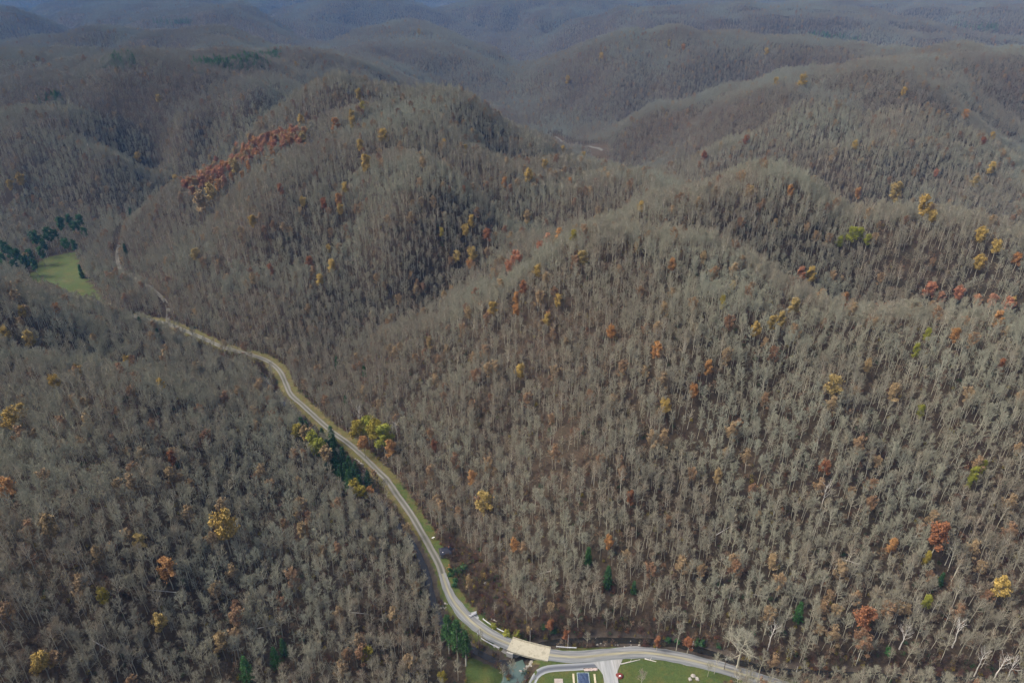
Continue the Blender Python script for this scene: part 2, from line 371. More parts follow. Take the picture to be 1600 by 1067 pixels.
def unit(v): return v / (np.linalg.norm(v) + 1e-9)
def skeleton(r, H, spread, n1=13, n2=5, low=0.48, trunk_r=0.24, fork=False):
    """trunk and limbs of a bare forest tree; returns MB of wood and list of (tip, direction, length) for twigs"""
    wood = MB(); tips = []
    lean = r.normal(0, 0.03, 2); top = 0.84 * H
    tp = np.array([[lean[0] * z * (z / H) + r.normal(0, .10) * (z > 0), lean[1] * z * (z / H) + r.normal(0, .10) * (z > 0), z] for z in np.linspace(0, top, 7)])
    wood.tube(tp, np.linspace(trunk_r, 0.05, 7), 5)
    for i in range(n1):
        f = low + (0.95 - low) * (i + r.random()) / n1; z = f * top
        base = np.array([np.interp(z, tp[:, 2], tp[:, k]) for k in range(3)])
        az = i * 2.4 + r.normal(0, .4); shape = math.sin(math.pi * min(1, max(0.12, (f - low) / (1 - low) * 0.75 + 0.22)))
        L = spread * (0.55 + 0.65 * shape) * r.uniform(.75, 1.2); el = R(24 + 42 * f + r.normal(0, 10))
        d = np.array([math.cos(az) * math.cos(el), math.sin(az) * math.cos(el), math.sin(el)])
        mid = base + d * L * .5 + np.array([0, 0, .02 * L]); d2 = unit(d + np.array([0, 0, .35])); end = mid + d2 * L * .5
        wood.tube([base, mid, end], [0.085, 0.055, 0.02], 3)
        for j in range(n2):
            g = (0.25 + 0.75 * (j + r.random()) / n2); p = base + (mid - base) * min(1, g * 2) if g < .5 else mid + (end - mid) * (g - .5) * 2
            dd = unit(d + r.normal(0, .55, 3) + np.array([0, 0, .35])); L2 = L * r.uniform(.3, .55) * (1.15 - g * .5)
            e2 = p + dd * L2; wood.tube([p, e2], [0.042, 0.012], 3); tips.append((p, e2, dd))
        tips.append((mid, end, d2))
    tips.append((tp[-3], tp[-1] + np.array([0, 0, .04 * H]), np.array([0, 0, 1.0])))
    return wood, tips
def twigs(r, tips, per, length, width):
    mb = MB(); vs = []; fs = []
    for a, b, d in tips:
        for k in range(per):
            p = a + (b - a) * r.uniform(.25, 1.0)
            q = unit(d * .8 + r.normal(0, .65, 3) + np.array([0, 0, .25])); L = length * r.uniform(.5, 1.2)
            s = unit(np.cross(q, r.normal(0, 1, 3))) * width * r.uniform(.6, 1.2); i = len(vs)
            bend = q * L * .5 + r.normal(0, .08, 3) * L
            vs += [p - s, p + s, p + bend + s * .6, p + bend - s * .6, p + q * L + r.normal(0, .1, 3) * L]
            fs += [[i, i + 1, i + 2, i + 3], [i + 3, i + 2, i + 4]]
    mb.add(vs, fs); return mb
def leaves(r, centres, per, rad, size, flat=0.8):
    mb = MB(); vs = []; fs = []
    for c in centres:
        rr = rad * r.uniform(.6, 1.25)
        for k in range(per):
            p = c + unit(r.normal(0, 1, 3)) * rr * r.random() ** .45 * np.array([1, 1, flat])
            a = unit(r.normal(0, 1, 3)); b = unit(np.cross(a, r.normal(0, 1, 3))); s = size * r.uniform(.6, 1.3); i = len(vs)
            vs += [p - a * s - b * s * .2, p + b * s * .75, p + a * s + b * s * .1, p - b * s * .7]
            fs.append([i, i + 1, i + 2, i + 3])
    mb.add(vs, fs); return mb

def bare_tree(seed, H, spread, per=7, **kw):
    r = np.random.default_rng(seed); wood, tips = skeleton(r, H, spread, **kw)
    return wood, twigs(r, tips, per, 1.45, 0.023)
def leafy_tree(seed, H, spread, thin=1.0):
    r = np.random.default_rng(seed); wood, tips = skeleton(r, H, spread, n1=14, n2=4, low=.38)
    cs = [b - (b - a) * .15 for a, b, d in tips if r.random() < thin] + [a for a, b, d in tips if r.random() < .35 * thin]
    return wood, leaves(r, cs, 26, 1.3, 0.36)
def conifer(seed, H, spread, droop=0.25, low=0.18, whorls=17, arms=7):
    r = np.random.default_rng(seed); wood = MB(); wood.tube([(0, 0, 0), (0.1, 0, H * .5), (0, .1, H * .97)], [H * .014 + .05, H * .009 + .03, .03], 5)
    mb = MB(); vs = []; fs = []
    for i in range(whorls):
        f = low + (1 - low) * (i + r.random() * .6) / whorls; z = H * f; L0 = spread * (1 - f) ** .7 * (0.5 + .5 * min(1, (f - low) * 6 + .35)) + .25
        for k in range(arms):
            az = 2 * math.pi * (k + r.random() * .8) / arms + i; L = L0 * r.uniform(.6, 1.15); d = np.array([math.cos(az), math.sin(az), r.normal(.12, .12) - droop * (1 - f)])
            for q in range(9):
                g = .25 + .75 * q / 8 + r.normal(0, .05); p = np.array([0, 0, z]) + d * L * g
                for e in range(3):
                    a = unit(d * .7 + r.normal(0, .6, 3)); b = unit(np.cross(a, r.normal(0, 1, 3))); s = (.28 + .05 * L0) * r.uniform(.7, 1.3); i0 = len(vs)
                    vs += [p - b * s * .32, p + b * s * .32, p + a * s * 1.7]; fs.append([i0, i0 + 1, i0 + 2])
    mb.add(vs, fs); return wood, mb
def shrub(seed, H, rad, size=.22, per=20, nc=22):
    r = np.random.default_rng(seed); wood = MB(); cs = []
    for k in range(nc):
        q = unit(r.normal(0, 1, 3)); q[2] = abs(q[2]) * .9 + .1
        c = q * np.array([rad * .75, rad * .75, H * .72]) * r.uniform(.45, 1.0) + np.array([0, 0, .12 * H]); cs.append(c)
        if k % 2 == 0: wood.tube([(0, 0, -.2), c * .6, c], [.06, .04, .015], 3)
    return wood, leaves(r, cs, per, rad * .32, size)

# ------------------------------------------------------------------ the ground sheet
def strip_poly(pix, z): return [tuple(at_z(u, v, z)[:2]) for u, v in pix]
LAWN_L = strip_poly([(722, 1110), (728, 1060), (732, 1024), (745, 1017), (762, 1024), (785, 1042), (796, 1058), (800, 1072), (798, 1110)], 0)
LAWN_M = strip_poly([(826, 1110), (822, 1062), (835, 1045), (850, 1033), (880, 1034), (946, 1034), (948, 1110)], 0)
LAWN_R = strip_poly([(958, 1110), (958, 1036), (1000, 1027), (1050, 1032), (1100, 1043), (1140, 1056), (1120, 1075), (1090, 1110)], 0)
MEADOW = strip_poly([(40, 432), (62, 408), (90, 402), (122, 396), (126, 412), (134, 432), (152, 452), (172, 470), (140, 474), (100, 462), (60, 450)], 12)
BANK_N = strip_poly([(868, 1012), (885, 1006), (900, 1008), (960, 1009), (1020, 1010), (1070, 1017), (1110, 1026), (1150, 1040), (1130, 1048), (1060, 1022), (1000, 1014), (940, 1016), (890, 1022)], 0)

mx, my = MX[idx], MY[idx]
droad, _ = line_dist(mx, my, ROAD); dtrack, _ = line_dist(mx, my, TRACK)
dcreek = np.minimum(line_dist(mx, my, CREEK)[0], line_dist(mx, my, BRANCH)[0])
lawn = in_poly(mx, my, LAWN_L) | in_poly(mx, my, LAWN_M) | in_poly(mx, my, LAWN_R)
mead = in_poly(mx, my, MEADOW); bank = in_poly(mx, my, BANK_N)
g_grass = np.zeros(MX.shape); g_dirt = np.zeros(MX.shape); g_straw = np.zeros(MX.shape)
g = np.maximum(lawn * 1.0, mead * .52)
vu, vv, _ = project(mx, my, np.zeros(len(mx)))
g = np.maximum(g, (1 - sstep(3.8, 8.0, droad)) * 0.5 * (my < 270)); verge = (droad < 8.5) & (vv > 760) & (vv < 975) & (vu > 600) & (mx > np.interp(my, ROAD[::-1, 1][np.argsort(ROAD[::-1, 1])], ROAD[::-1, 0][np.argsort(ROAD[::-1, 1])]))
g = np.maximum(g, verge * (1 - sstep(5.0, 8.5, droad)) * .5)
g_grass[idx] = g
g_straw[idx] = np.maximum(np.maximum(bank * .9, mead * .42), (1 - sstep(4.5, 9, droad)) * .6) * (1 - lawn)
g_dirt[idx] = np.maximum(1 - sstep(2.4, 5.2, dcreek), 0) * (1 - .3 * lawn)
gv = np.stack([MX.ravel(), MY.ravel(), HZ.ravel()], 1); ny, nx = MX.shape
q = (np.arange(ny - 1)[:, None] * nx + np.arange(nx - 1)).ravel()
gf = np.stack([q, q + 1, q + nx + 1, q + nx], 1)
gm = bpy.data.meshes.new("ground")
gm.vertices.add(len(gv)); gm.vertices.foreach_set('co', gv.ravel())
gm.loops.add(gf.size); gm.loops.foreach_set('vertex_index', gf.ravel().astype(np.int32))
gm.polygons.add(len(gf)); gm.polygons.foreach_set('loop_start', np.arange(0, gf.size, 4, dtype=np.int32))
gm.update(calc_edges=True); gm.polygons.foreach_set('use_smooth', np.ones(len(gf), bool))
for nm, arr in (('grass', g_grass), ('straw', g_straw), ('bed', g_dirt)):
    gm.attributes.new(nm, 'FLOAT', 'POINT').data.foreach_set('value', arr.ravel().astype(np.float32))
m, t, b = new_mat('forest floor', 0.95)
geo = t.nodes.new("ShaderNodeNewGeometry"); pos = geo.outputs["Position"]
def attr(t, n): a = t.nodes.new("ShaderNodeAttribute"); a.attribute_name = n; return a.outputs["Fac"]
litter = noise_ramp(t, pos, 0.05, [(.3, (.036, .030, .020)), (.5, (.054, .040, .026)), (.7, (.044, .041, .026))], 8, .7)
litter = mixc(t, litter, noise_ramp(t, pos, .9, [(.35, (.5, .5, .5)), (.65, (1.3, 1.25, 1.2))], 4), .8, 'MULTIPLY')
grass = noise_ramp(t, pos, 0.11, [(.28, (.11, .085, .032)), (.42, (.07, .082, .022)), (.58, (.048, .075, .02)), (.72, (.10, .088, .028))], 8, .7)
grass = mixc(t, grass, noise_ramp(t, pos, 1.6, [(.3, (.6, .6, .6)), (.7, (1.25, 1.25, 1.2))], 4), .7, 'MULTIPLY')
straw = noise_ramp(t, pos, 0.22, [(.3, (.11, .075, .03)), (.5, (.085, .085, .028)), (.62, (.14, .105, .05)), (.75, (.09, .055, .03))], 8, .7)
bed = noise_ramp(t, pos, 0.5, [(.3, (.035, .028, .022)), (.6, (.07, .058, .045)), (.75, (.16, .145, .12))], 8, .7)
def edge(fac, scale=.35):            # ragged edge: push the mask through noise
    nz = t.nodes.new("ShaderNodeTexNoise"); nz.inputs["Scale"].default_value = scale; nz.inputs["Detail"].default_value = 5; t.links.new(pos, nz.inputs["Vector"])
    a = t.nodes.new("ShaderNodeMath"); a.operation = 'ADD'; t.links.new(fac, a.inputs[0]); t.links.new(nz.outputs["Fac"], a.inputs[1])
    mr = t.nodes.new("ShaderNodeMapRange"); mr.inputs[1].default_value = .78; mr.inputs[2].default_value = 1.0; t.links.new(a.outputs[0], mr.inputs[0]); return mr.outputs[0]
c = mixc(t, litter, straw, edge(attr(t, 'straw')))
c = mixc(t, c, grass, edge(attr(t, 'grass')))
c = mixc(t, c, bed, edge(attr(t, 'bed'), .6))
t.links.new(c, b.inputs["Base Color"])
bp = t.nodes.new("ShaderNodeBump"); bp.inputs["Strength"].default_value = .6; bp.inputs["Distance"].default_value = .5
nz = t.nodes.new("ShaderNodeTexNoise"); nz.inputs["Scale"].default_value = .8; nz.inputs["Detail"].default_value = 6; t.links.new(pos, nz.inputs["Vector"])
t.links.new(nz.outputs["Fac"], bp.inputs["Height"]); t.links.new(bp.outputs[0], b.inputs["Normal"])
gm.materials.append(m)
go = bpy.data.objects.new("ground", gm); C.objects.link(go); tag(go, kind='structure')

# ------------------------------------------------------------------ roads and water as draped sheets
def ribbon(name, line, offs, mat, lift=0.06, z_from=None, kind='structure'):
    """a sheet that follows a line; offs are the cross positions in metres (right positive)"""
    d = np.gradient(line[:, :2], axis=0); d /= np.linalg.norm(d, axis=1)[:, None]; nrm = np.stack([d[:, 1], -d[:, 0]], 1)
    k = len(offs); vs = []; uv = []; s = np.concatenate([[0], np.cumsum(np.linalg.norm(np.diff(line[:, :2], axis=0), axis=1))])
    for i in range(len(line)):
        for j, o in enumerate(offs):
            p = line[i, :2] + nrm[i] * (o(s[i]) if callable(o) else o); vs.append((*p, (line[i, 2] if z_from is None else z_from(*p)) + lift)); uv.append((o(s[i]) if callable(o) else o, s[i]))
    fs = [[i * k + j, i * k + j + 1, (i + 1) * k + j + 1, (i + 1) * k + j] for i in range(len(line) - 1) for j in range(k - 1)]
    me = bpy.data.meshes.new(name); me.from_pydata(vs, [], [f[::-1] for f in fs])
    lay = me.uv_layers.new(name="UVMap"); li = np.zeros(len(me.loops), np.int32); me.loops.foreach_get('vertex_index', li)
    lay.data.foreach_set('uv', np.array(uv, np.float32)[li].ravel()); me.materials.append(mat)
    o = bpy.data.objects.new(name, me); C.objects.link(o); tag(o, kind=kind); return o
def bands(t, coord, stops):
    """colour across the road from its cross coordinate in metres (-5..5)"""
    mr = t.nodes.new("ShaderNodeMapRange"); mr.inputs[1].default_value = -5; mr.inputs[2].default_value = 5; t.links.new(coord, mr.inputs[0])
    rp = t.nodes.new("ShaderNodeValToRGB"); set_ramp(rp, [((x + 5) / 10, c) for x, c in stops]); t.links.new(mr.outputs[0], rp.inputs[0]); return rp.outputs[0]
def road_mat(name, stops, dark=.45):
    m, t, b = new_mat(name, .85)
    uv = t.nodes.new("ShaderNodeTexCoord"); sx = t.nodes.new("ShaderNodeSeparateXYZ"); t.links.new(uv.outputs["UV"], sx.inputs[0])
    mp = t.nodes.new("ShaderNodeMapping"); mp.inputs["Scale"].default_value = (1.0, .06, 1); t.links.new(uv.outputs["UV"], mp.inputs[0])
    nz = t.nodes.new("ShaderNodeTexNoise"); nz.inputs["Scale"].default_value = .5; nz.inputs["Detail"].default_value = 4; t.links.new(mp.outputs[0], nz.inputs["Vector"])
    ad = t.nodes.new("ShaderNodeMath"); ad.operation = 'MULTIPLY_ADD'; t.links.new(nz.outputs["Fac"], ad.inputs[0]); ad.inputs[1].default_value = .5; t.links.new(sx.outputs[0], ad.inputs[2])
    sb = t.nodes.new("ShaderNodeMath"); sb.operation = 'SUBTRACT'; t.links.new(ad.outputs[0], sb.inputs[0]); sb.inputs[1].default_value = .25
    c = bands(t, sb.outputs[0], stops)
    c = mixc(t, c, noise_ramp(t, mp.outputs[0], 1.1, [(.35, (dark,) * 3), (.6, (1, 1, 1))], 5, .65), .75, 'MULTIPLY')
    t.links.new(c, b.inputs["Base Color"]); return m
ASPH = road_mat('worn asphalt', [(-3.3, (.33, .34, .32)), (-2.7, (.15, .165, .165)), (-1.5, (.22, .23, .225)), (-.8, (.18, .19, .185)), (-.35, (.28, .265, .18)), (0.35, (.28, .265, .18)), (.8, (.18, .19, .185)), (1.6, (.23, .235, .23)), (2.6, (.14, .15, .155)), (3.2, (.35, .36, .34))])
GRAV = road_mat('pale gravel', [(-2.3, (.09, .08, .05)), (-1.7, (.15, .145, .125)), (-1.1, (.21, .205, .185)), (-.5, (.125, .125, .10)), (0, (.095, .095, .065)), (.5, (.125, .125, .10)), (1.1, (.21, .205, .185)), (1.7, (.15, .145, .125)), (2.3, (.09, .08, .05))], .6)
DIRT = road_mat('dirt track', [(-1.8, (.10, .085, .06)), (-1, (.17, .16, .13)), (0, (.12, .115, .085)), (1, (.17, .16, .13)), (1.8, (.10, .085, .06))], .6)
def rough(o, seed): return lambda s_: o + .32 * float(perlin(np.array([s_ / 5.0]), np.array([.3]), seed)[0]) + .2 * float(perlin(np.array([s_ / 1.7]), np.array([.6]), seed)[0])
DIRTM = plain('pale earth', [(.075, .075, .065), (.11, .108, .095)], .2)
ks = int(np.argmin(np.hypot(ROAD[:, 0] - at_z(689, 893, 1.1)[0], ROAD[:, 1] - at_z(689, 893, 1.1)[1])))
LA = float(np.linalg.norm(np.diff(ROAD[:ks + 1, :2], axis=0), axis=1).sum())
def taper(sg, seed): r_ = rough(0, seed); return lambda s_: sg * (1.85 + 1.15 * float(1 - sstep(LA - 30, LA, s_))) + r_(s_)
ribbon("road", ROAD[:ks + 1], (taper(-1, 1), -2.0, -1.0, 0, 1.0, 2.0, taper(1, 2)), ASPH, .08)
ribbon("gravel_road", ROAD[ks:], (rough(-1.85, 3), -1.0, 0, 1.0, rough(1.85, 4)), GRAV, .075)
FAR = smooth_line(floor_([(868, 214, 8), (880, 221, 8), (895, 228, 7), (912, 237, 6), (926, 247, 6), (940, 256, 6)]), 6.0)
ribbon("far_road", FAR, (-1.7, 0, 1.7), DIRTM, .5, lambda x, y: float(ground(x, y)))
ribbon("dirt_track", TRACK, (-1.7, -.8, 0, .8, 1.7), DIRT, .1)
m, t, b = new_mat('creek water', .12); b.inputs["Base Color"].default_value = (.017, .016, .013, 1); b.inputs["Specular IOR Level"].default_value = .5
ribbon("creek", CREEK, (rough(-1.5, 5), 0, rough(1.5, 6)), m, -.8)
m2, t, b = new_mat('green creek pool', .18); b.inputs["Base Color"].default_value = (.075, .115, .10, 1); b.inputs["Specular IOR Level"].default_value = .5
ribbon("creek_pool", BRANCH, (-5, 0, 5), m2, -.74)

# ------------------------------------------------------------------ tree kinds
BARE = [bare_tree(100 + i, H, sp, per) for i, (H, sp, per) in enumerate([(23, 3.5, 20), (25, 3.9, 21), (21, 3.2, 20), (24, 2.9, 18), (20, 3.8, 21), (26, 3.3, 19), (22, 4.4, 23), (19, 2.7, 17)])]
r0 = np.random.default_rng(5)
kinds = bpy.data.collections.new("tree kinds")
def kind_mesh(name, parts):
    o = bpy.data.objects.new(name, None); mb = MB(); mats = []; mi = []
    for p, mt in parts:
        off = mb.n; nf = len(mb.f); mb.add(np.vstack(p.v), p.f); mats.append(mt); mi += [len(mats) - 1] * len(p.f)
    me = mb.mesh(name, mats[0]); [me.materials.append(x) for x in mats[1:]]
    me.polygons.foreach_set('material_index', np.array(mi, np.int32))
    o = bpy.data.objects.new(name, me); kinds.objects.link(o); return o
for i, (wd, tw) in enumerate(BARE): kind_mesh(f"a_tree_{i}", [(wd, M['bark']), (tw, M['twig'])])
for i, (H, sp) in enumerate([(11, 2.6), (8, 2.2), (14, 3.0)]):                       # understorey saplings, some keeping dead leaves
    wd, tips = skeleton(np.random.default_rng(300 + i), H, sp, n1=8, n2=3, low=.25, trunk_r=.10)
    kind_mesh(f"b_sapling_{i}", [(wd, M['twig']), (twigs(r0, tips, 6, 1.4, .035), M['twig'])] + ([(leaves(r0, [q[1] for q in tips], 6, .8, .22), M['brown_leaf'])] if i < 2 else []))
for i, (H, sp) in enumerate([(23, 4.7), (21, 4.3), (24, 4.5), (20, 5.0)]):           # lighter meshes for the far woods
    r = np.random.default_rng(400 + i); wd, tips = skeleton(r, H, sp, n1=9, n2=2, low=.42, trunk_r=.22)
    kind_mesh(f"c_far_tree_{i}", [(wd, M['far_twig']), (twigs(r, tips, 16, 2.0, .058), M['far_twig'])])
r = np.random.default_rng(450); wd, lv = leafy_tree(451, 22, 4.6, .55)
kind_mesh("d_brown_tree_0", [(wd, M['bark']), (lv, M['late_leaf'])])
NB, NS, NF = 8, 3, 4

# ------------------------------------------------------------------ where the woods stand
def scatter():
    P = []
    for lo, hi, sp, cls in ((60, 900, 3.05, 0), (900, 2100, 4.1, 1), (2100, 4200, 6.3, 2), (4200, 8800, 10.5, 3)):
        k = math.tan(R(41)); xw = hi * k + 60
        xs = np.arange(-xw, xw, sp); ys = np.arange(lo, hi, sp); X, Y = np.meshgrid(xs, ys)
        X = (X + rng.uniform(-.48, .48, X.shape) * sp).ravel(); Y = (Y + rng.uniform(-.48, .48, Y.shape) * sp).ravel()
        m = np.abs(X) < Y * k + 60; X, Y = X[m], Y[m]
        P.append(np.stack([X, Y, np.full(len(X), cls)], 1))
    return np.vstack(P)
pts = scatter(); px, py = pts[:, 0], pts[:, 1]; pz = ground(px, py)
def visible(x, y, z, extra):
    """is the point (raised by extra) in sight of the camera over the hills?"""
    ok = np.ones(len(x), bool)
    for f in np.linspace(.12, .985, 70):
        ok &= ground(x * f, y * f) < CAM_H + (z + extra - CAM_H) * f
    return ok
U, V, F = project(px, py, pz + 15)
keepm = (V < 1067 + 130) & (V > -60)
px, py, pz, cls = px[keepm], py[keepm], pz[keepm], pts[keepm, 2]
vis = visible(px, py, pz, 40); px, py, pz, cls = px[vis], py[vis], pz[vis], cls[vis]
# clearings
nr = ((py < 860) & (np.abs(px) < 700)) | ((np.abs(px - 120) < 140) & (np.abs(py - 1200) < 260))
def clear_mask(x, y):
    rr = np.hypot(x, y); ux, uy = x / rr, y / rr
    bad = np.zeros(len(x), bool); dr = np.full(len(x), 1e9)
    u0, v0, _ = project(x, y, np.zeros(len(x)))
    shut = ((v0 > 735) & (v0 < 925) & (u0 < 700)) | ((v0 > 535) & (v0 < 600) & (u0 < 400)) | (u0 > 1150)   # crowns close over these stretches
    for s in (0, 6, 12):                                # the strip kept open on the camera side of the road
        d, _ = line_dist(x + ux * s, y + uy * s, ROAD); bad |= (d < (5.0 if s == 0 else 4.0)) & ~(shut & (s > 0))
    d, _ = line_dist(x, y, TRACK); bad |= d < 4
    for s in (0, 14, 28, 42): bad |= line_dist(x + ux * s, y + uy * s, FAR)[0] < 9
    d, _ = line_dist(x, y, CREEK); bad |= d < np.where(x < 0, 2.6, 3.6)
    d, _ = line_dist(x, y, BRANCH); bad |= d < 7
    for pl in (LAWN_L, LAWN_M, LAWN_R, BANK_N): bad |= in_poly(x, y, pl)
    for s in (0, 10, 20): bad |= in_poly(x + ux * s, y + uy * s, MEADOW)
    u0, v0, _ = project(x, y, np.zeros(len(x)))
    bad |= (u0 > 690) & (u0 < 1140) & (v0 > 1012)       # mown ground round the road junction
    return bad
bad = np.zeros(len(px), bool); bad[nr] = clear_mask(px[nr], py[nr])
# the brushy flat beside the lower road keeps only a few trees
fu, fv, _ = project(px, py, pz)
BRUSH = [(690, 862), (690, 920), (735, 975), (800, 1006), (900, 1004), (880, 988), (812, 972), (796, 940), (778, 905), (745, 868), (715, 840), (690, 835)]
bad |= in_poly(fu, fv, BRUSH) & (rng.random(len(px)) < .965)
dens = perlin(px / 45, py / 45, 61)
bad |= (rng.random(len(px)) < sstep(.15, .75, dens) * .45)
px, py, pz, cls = px[~bad], py[~bad], pz[~bad], cls[~bad]
N = len(px)
kind = np.zeros(N, int); rv = rng.random(N); scl = rng.uniform(.46, .80, N)
c0, c1, c2 = cls == 0, cls == 1, cls >= 2
kind[:] = NB + NS + rng.integers(0, NF, N)
kind[c0] = rng.integers(0, NB, c0.sum())
s0 = c0 & (rv < .40); kind[s0] = NB + rng.integers(0, NS, s0.sum())
s1 = c1 & (rv < .10); kind[s1] = NB + rng.integers(0, NS, s1.sum())
br = (rv > .975); kind[br] = NB + NS + NF
scl[cls == 2] *= 1.2; scl[cls == 3] *= 1.65
scl[cls == 3] *= 1.0
rot = np.stack([rng.normal(0, .05, N), rng.normal(0, .05, N), rng.random(N) * 6.283], 1)
print("trees in the woods:", N, [(cls == k).sum() for k in range(4)])

taken = np.zeros(N, bool)                              # those built one by one below

# ------------------------------------------------------------------ trees built one by one: autumn colours
LEAFY = {}
SHAPES = [leafy_tree(600 + i, 20, sp, th) for i, (sp, th) in enumerate([(3.6, 1.0), (3.2, .9), (4.0, .95), (3.4, .75)])]
WOODM = [w_.mesh('trunk', M['bark']) for w_, _ in SHAPES]
def leafy_mesh(col, i):
    if (col, i) not in LEAFY: LEAFY[col, i] = SHAPES[i][1].mesh('crown', M[col], False)
    return LEAFY[col, i]
def inside(u, v, poly): return bool(in_poly(np.array([float(u)]), np.array([float(v)]), poly)[0])
REG = [("near left hillside", [(-60, 425), (0, 437), (160, 480), (285, 540), (480, 690), (690, 1000), (690, 1120), (-60, 1120)]),
       ("right far crest", [(1050, 280), (1250, 285), (1450, 318), (1620, 390), (1620, 490), (1500, 470), (1330, 440), (1200, 415), (1090, 380), (1050, 320)]),
       ("near right hill", [(1050, 285), (880, 345), (690, 455), (555, 560), (530, 600), (700, 850), (900, 990), (1640, 1120), (1640, 480), (1500, 465), (1330, 440), (1200, 415), (1090, 380)]),
       ("central hill", [(520, 110), (650, 118), (900, 225), (1050, 285), (880, 350), (690, 460), (540, 600), (285, 520), (195, 345), (440, 190)]),
       ("right background hill", [(900, 230), (1080, 150), (1250, 95), (1620, 85), (1620, 395), (1450, 320), (1250, 288), (1050, 290)]),
       ("left background hill", [(-60, 140), (140, 115), (240, 80), (500, 130), (440, 195), (195, 345), (100, 400), (-60, 440)])]
def region(u, v):
    for n, p in REG:
        if inside(u, v, p): return n
    return "far hills"
AUTUMN = {
 'yellow': ("golden yellow", [(20, 665, 26), (30, 637, 16), (355, 842, 36), (65, 1032, 28), (248, 967, 22), (33, 485, 12), (8, 522, 16), (84, 594, 16), (250, 598, 14), (197, 562, 14), (120, 578, 16), (48, 534, 18), (306, 403, 14), (331, 312, 17), (395, 348, 13), (473, 316, 12),
   (368, 269, 15), (573, 266, 18), (539, 297, 13), (532, 330, 13), (552, 200, 14), (550, 186, 12), (561, 154, 12), (471, 194, 12), (473, 220, 12), (563, 229, 12), (600, 218, 14), (694, 224, 10), (826, 280, 14), (727, 231, 8), (727, 364, 14), (736, 349, 14), (714, 402, 13), (738, 402, 15),
   (513, 386, 9), (519, 418, 14), (500, 437, 13), (769, 480, 15), (855, 496, 12), (872, 466, 12), (840, 421, 14), (909, 402, 16), (1002, 321, 12), (1175, 297, 12), (1395, 320, 30), (1440, 335, 22), (1456, 340, 14), (1530, 374, 18), (1556, 390, 15), (1527, 419, 18), (1266, 434, 17), (1145, 445, 12), (1242, 479, 18),
   (1222, 494, 15), (1207, 501, 15), (1182, 512, 16), (1300, 607, 24), (755, 792, 26), (812, 580, 16), (1040, 632, 16), (216, 842, 20), (851, 258, 10), (880, 236, 9), (912, 245, 8), (1212, 130, 9), (1252, 133, 12), (1412, 145, 9), (1335, 230, 10), (1550, 215, 9), (1548, 270, 13), (1522, 290, 12),
   (1197, 85, 7), (887, 131, 8), (940, 92, 7), (247, 154, 8), (216, 249, 10), (35, 290, 14), (17, 292, 11), (1045, 72, 7), (275, 283, 10), (462, 100, 6), (655, 57, 7), (824, 341, 10), (1562, 925, 26), (1582, 472, 12)]),
 'orange': ("orange", [(530, 316, 14), (342, 294, 13), (788, 290, 13), (734, 413, 11), (806, 482, 14), (1027, 545, 18), (1107, 572, 15), (1084, 610, 13), (955, 517, 14), (856, 495, 11), (874, 367, 14), (1235, 296, 12), (1320, 466, 14), (1494, 520, 17), (1396, 850, 16), (952, 845, 14), (804, 848, 18), (738, 745, 18),
   (414, 262, 10), (1507, 182, 10), (1067, 78, 7), (10, 763, 26), (806, 462, 14), (1050, 411, 13), (1339, 308, 12), (524, 200, 13), (87, 480, 12), (262, 893, 28), (891, 282, 9), (1560, 497, 18), (1590, 405, 14)]),
 'rust': ("rusty brown", [(438, 297, 12), (506, 321, 13), (762, 371, 14), (484, 408, 12), (818, 447, 14), (1461, 851, 34), (1349, 972, 28), (1291, 727, 16), (268, 710, 15), (985, 775, 16), (1565, 567, 14), (678, 695, 12), (1165, 222, 10), (1100, 247, 10), (1535, 225, 10), (422, 420, 12), (885, 982, 14), (1029, 991, 14), (1078, 997, 16), (860, 966, 13)]),
 'tan': ("pale tan", [(78, 825, 28), (150, 865, 18), (345, 1004, 26), (265, 742, 20), (470, 825, 18), (135, 655, 18), (395, 437, 13), (316, 334, 22), (732, 487, 14), (670, 533, 12), (694, 467, 14), (1207, 875, 18), (1395, 615, 20), (1357, 570, 14), (1122, 743, 16), (1100, 400, 13), (661, 255, 12), (823, 342, 13), (732, 905, 12), (146, 530, 14)]),
 'red': ("bright red", [(1251, 430, 15), (1452, 462, 18), (1470, 466, 14), (1496, 464, 17), (1527, 470, 14), (1550, 474, 16), (1575, 480, 16), (807, 410, 17), (856, 377, 15), (844, 384, 12), (796, 418, 14), (1462, 272, 9), (725, 295, 6), (316, 290, 14)]),
 'olive': ("olive yellow", [(567, 171, 11), (160, 930, 16), (897, 366, 14), (690, 360, 10), (572, 1018, 20), (690, 1046, 14), (1451, 868, 12), (1130, 470, 10)]),
 'lime': ("yellow-green", [(1451, 520, 10), (1432, 545, 12), (1440, 640, 13), (1523, 738, 15), (1330, 370, 16), (1312, 377, 12), (1345, 362, 12), (1356, 372, 10), (1450, 938, 15), (1515, 752, 10), (1538, 725, 9)]),
}
ENTRIES = []
for col, (phrase, lst) in AUTUMN.items():
    for u, v, d in lst:
        reg = region(u, v); p, t_ = hit(u, v, 11); dep = project(*(p + np.array([0, 0, 11])))[2]
        ENTRIES.append(dict(col=col, phrase=phrase, u=u, v=v, reg=reg, p=p, s=float(np.clip(d * dep / FPX / 7.6, .45, 2.0)), d=d))
ORD = ["", "second ", "third ", "fourth ", "fifth ", "sixth ", "seventh ", "eighth ", "ninth ", "tenth ", "eleventh ", "twelfth ", "thirteenth ", "fourteenth ", "fifteenth ", "sixteenth ", "seventeenth ", "eighteenth ", "nineteenth ", "twentieth "]
def ordinal(k, n):
    if n == 1: return "the only one"
    if k >= n / 2 and k < n: return ORD[n - 1 - k] + "from the right" if n - 1 - k else "rightmost"
    return ORD[k] + "from the left" if k else "leftmost"
XY_TAKEN = []
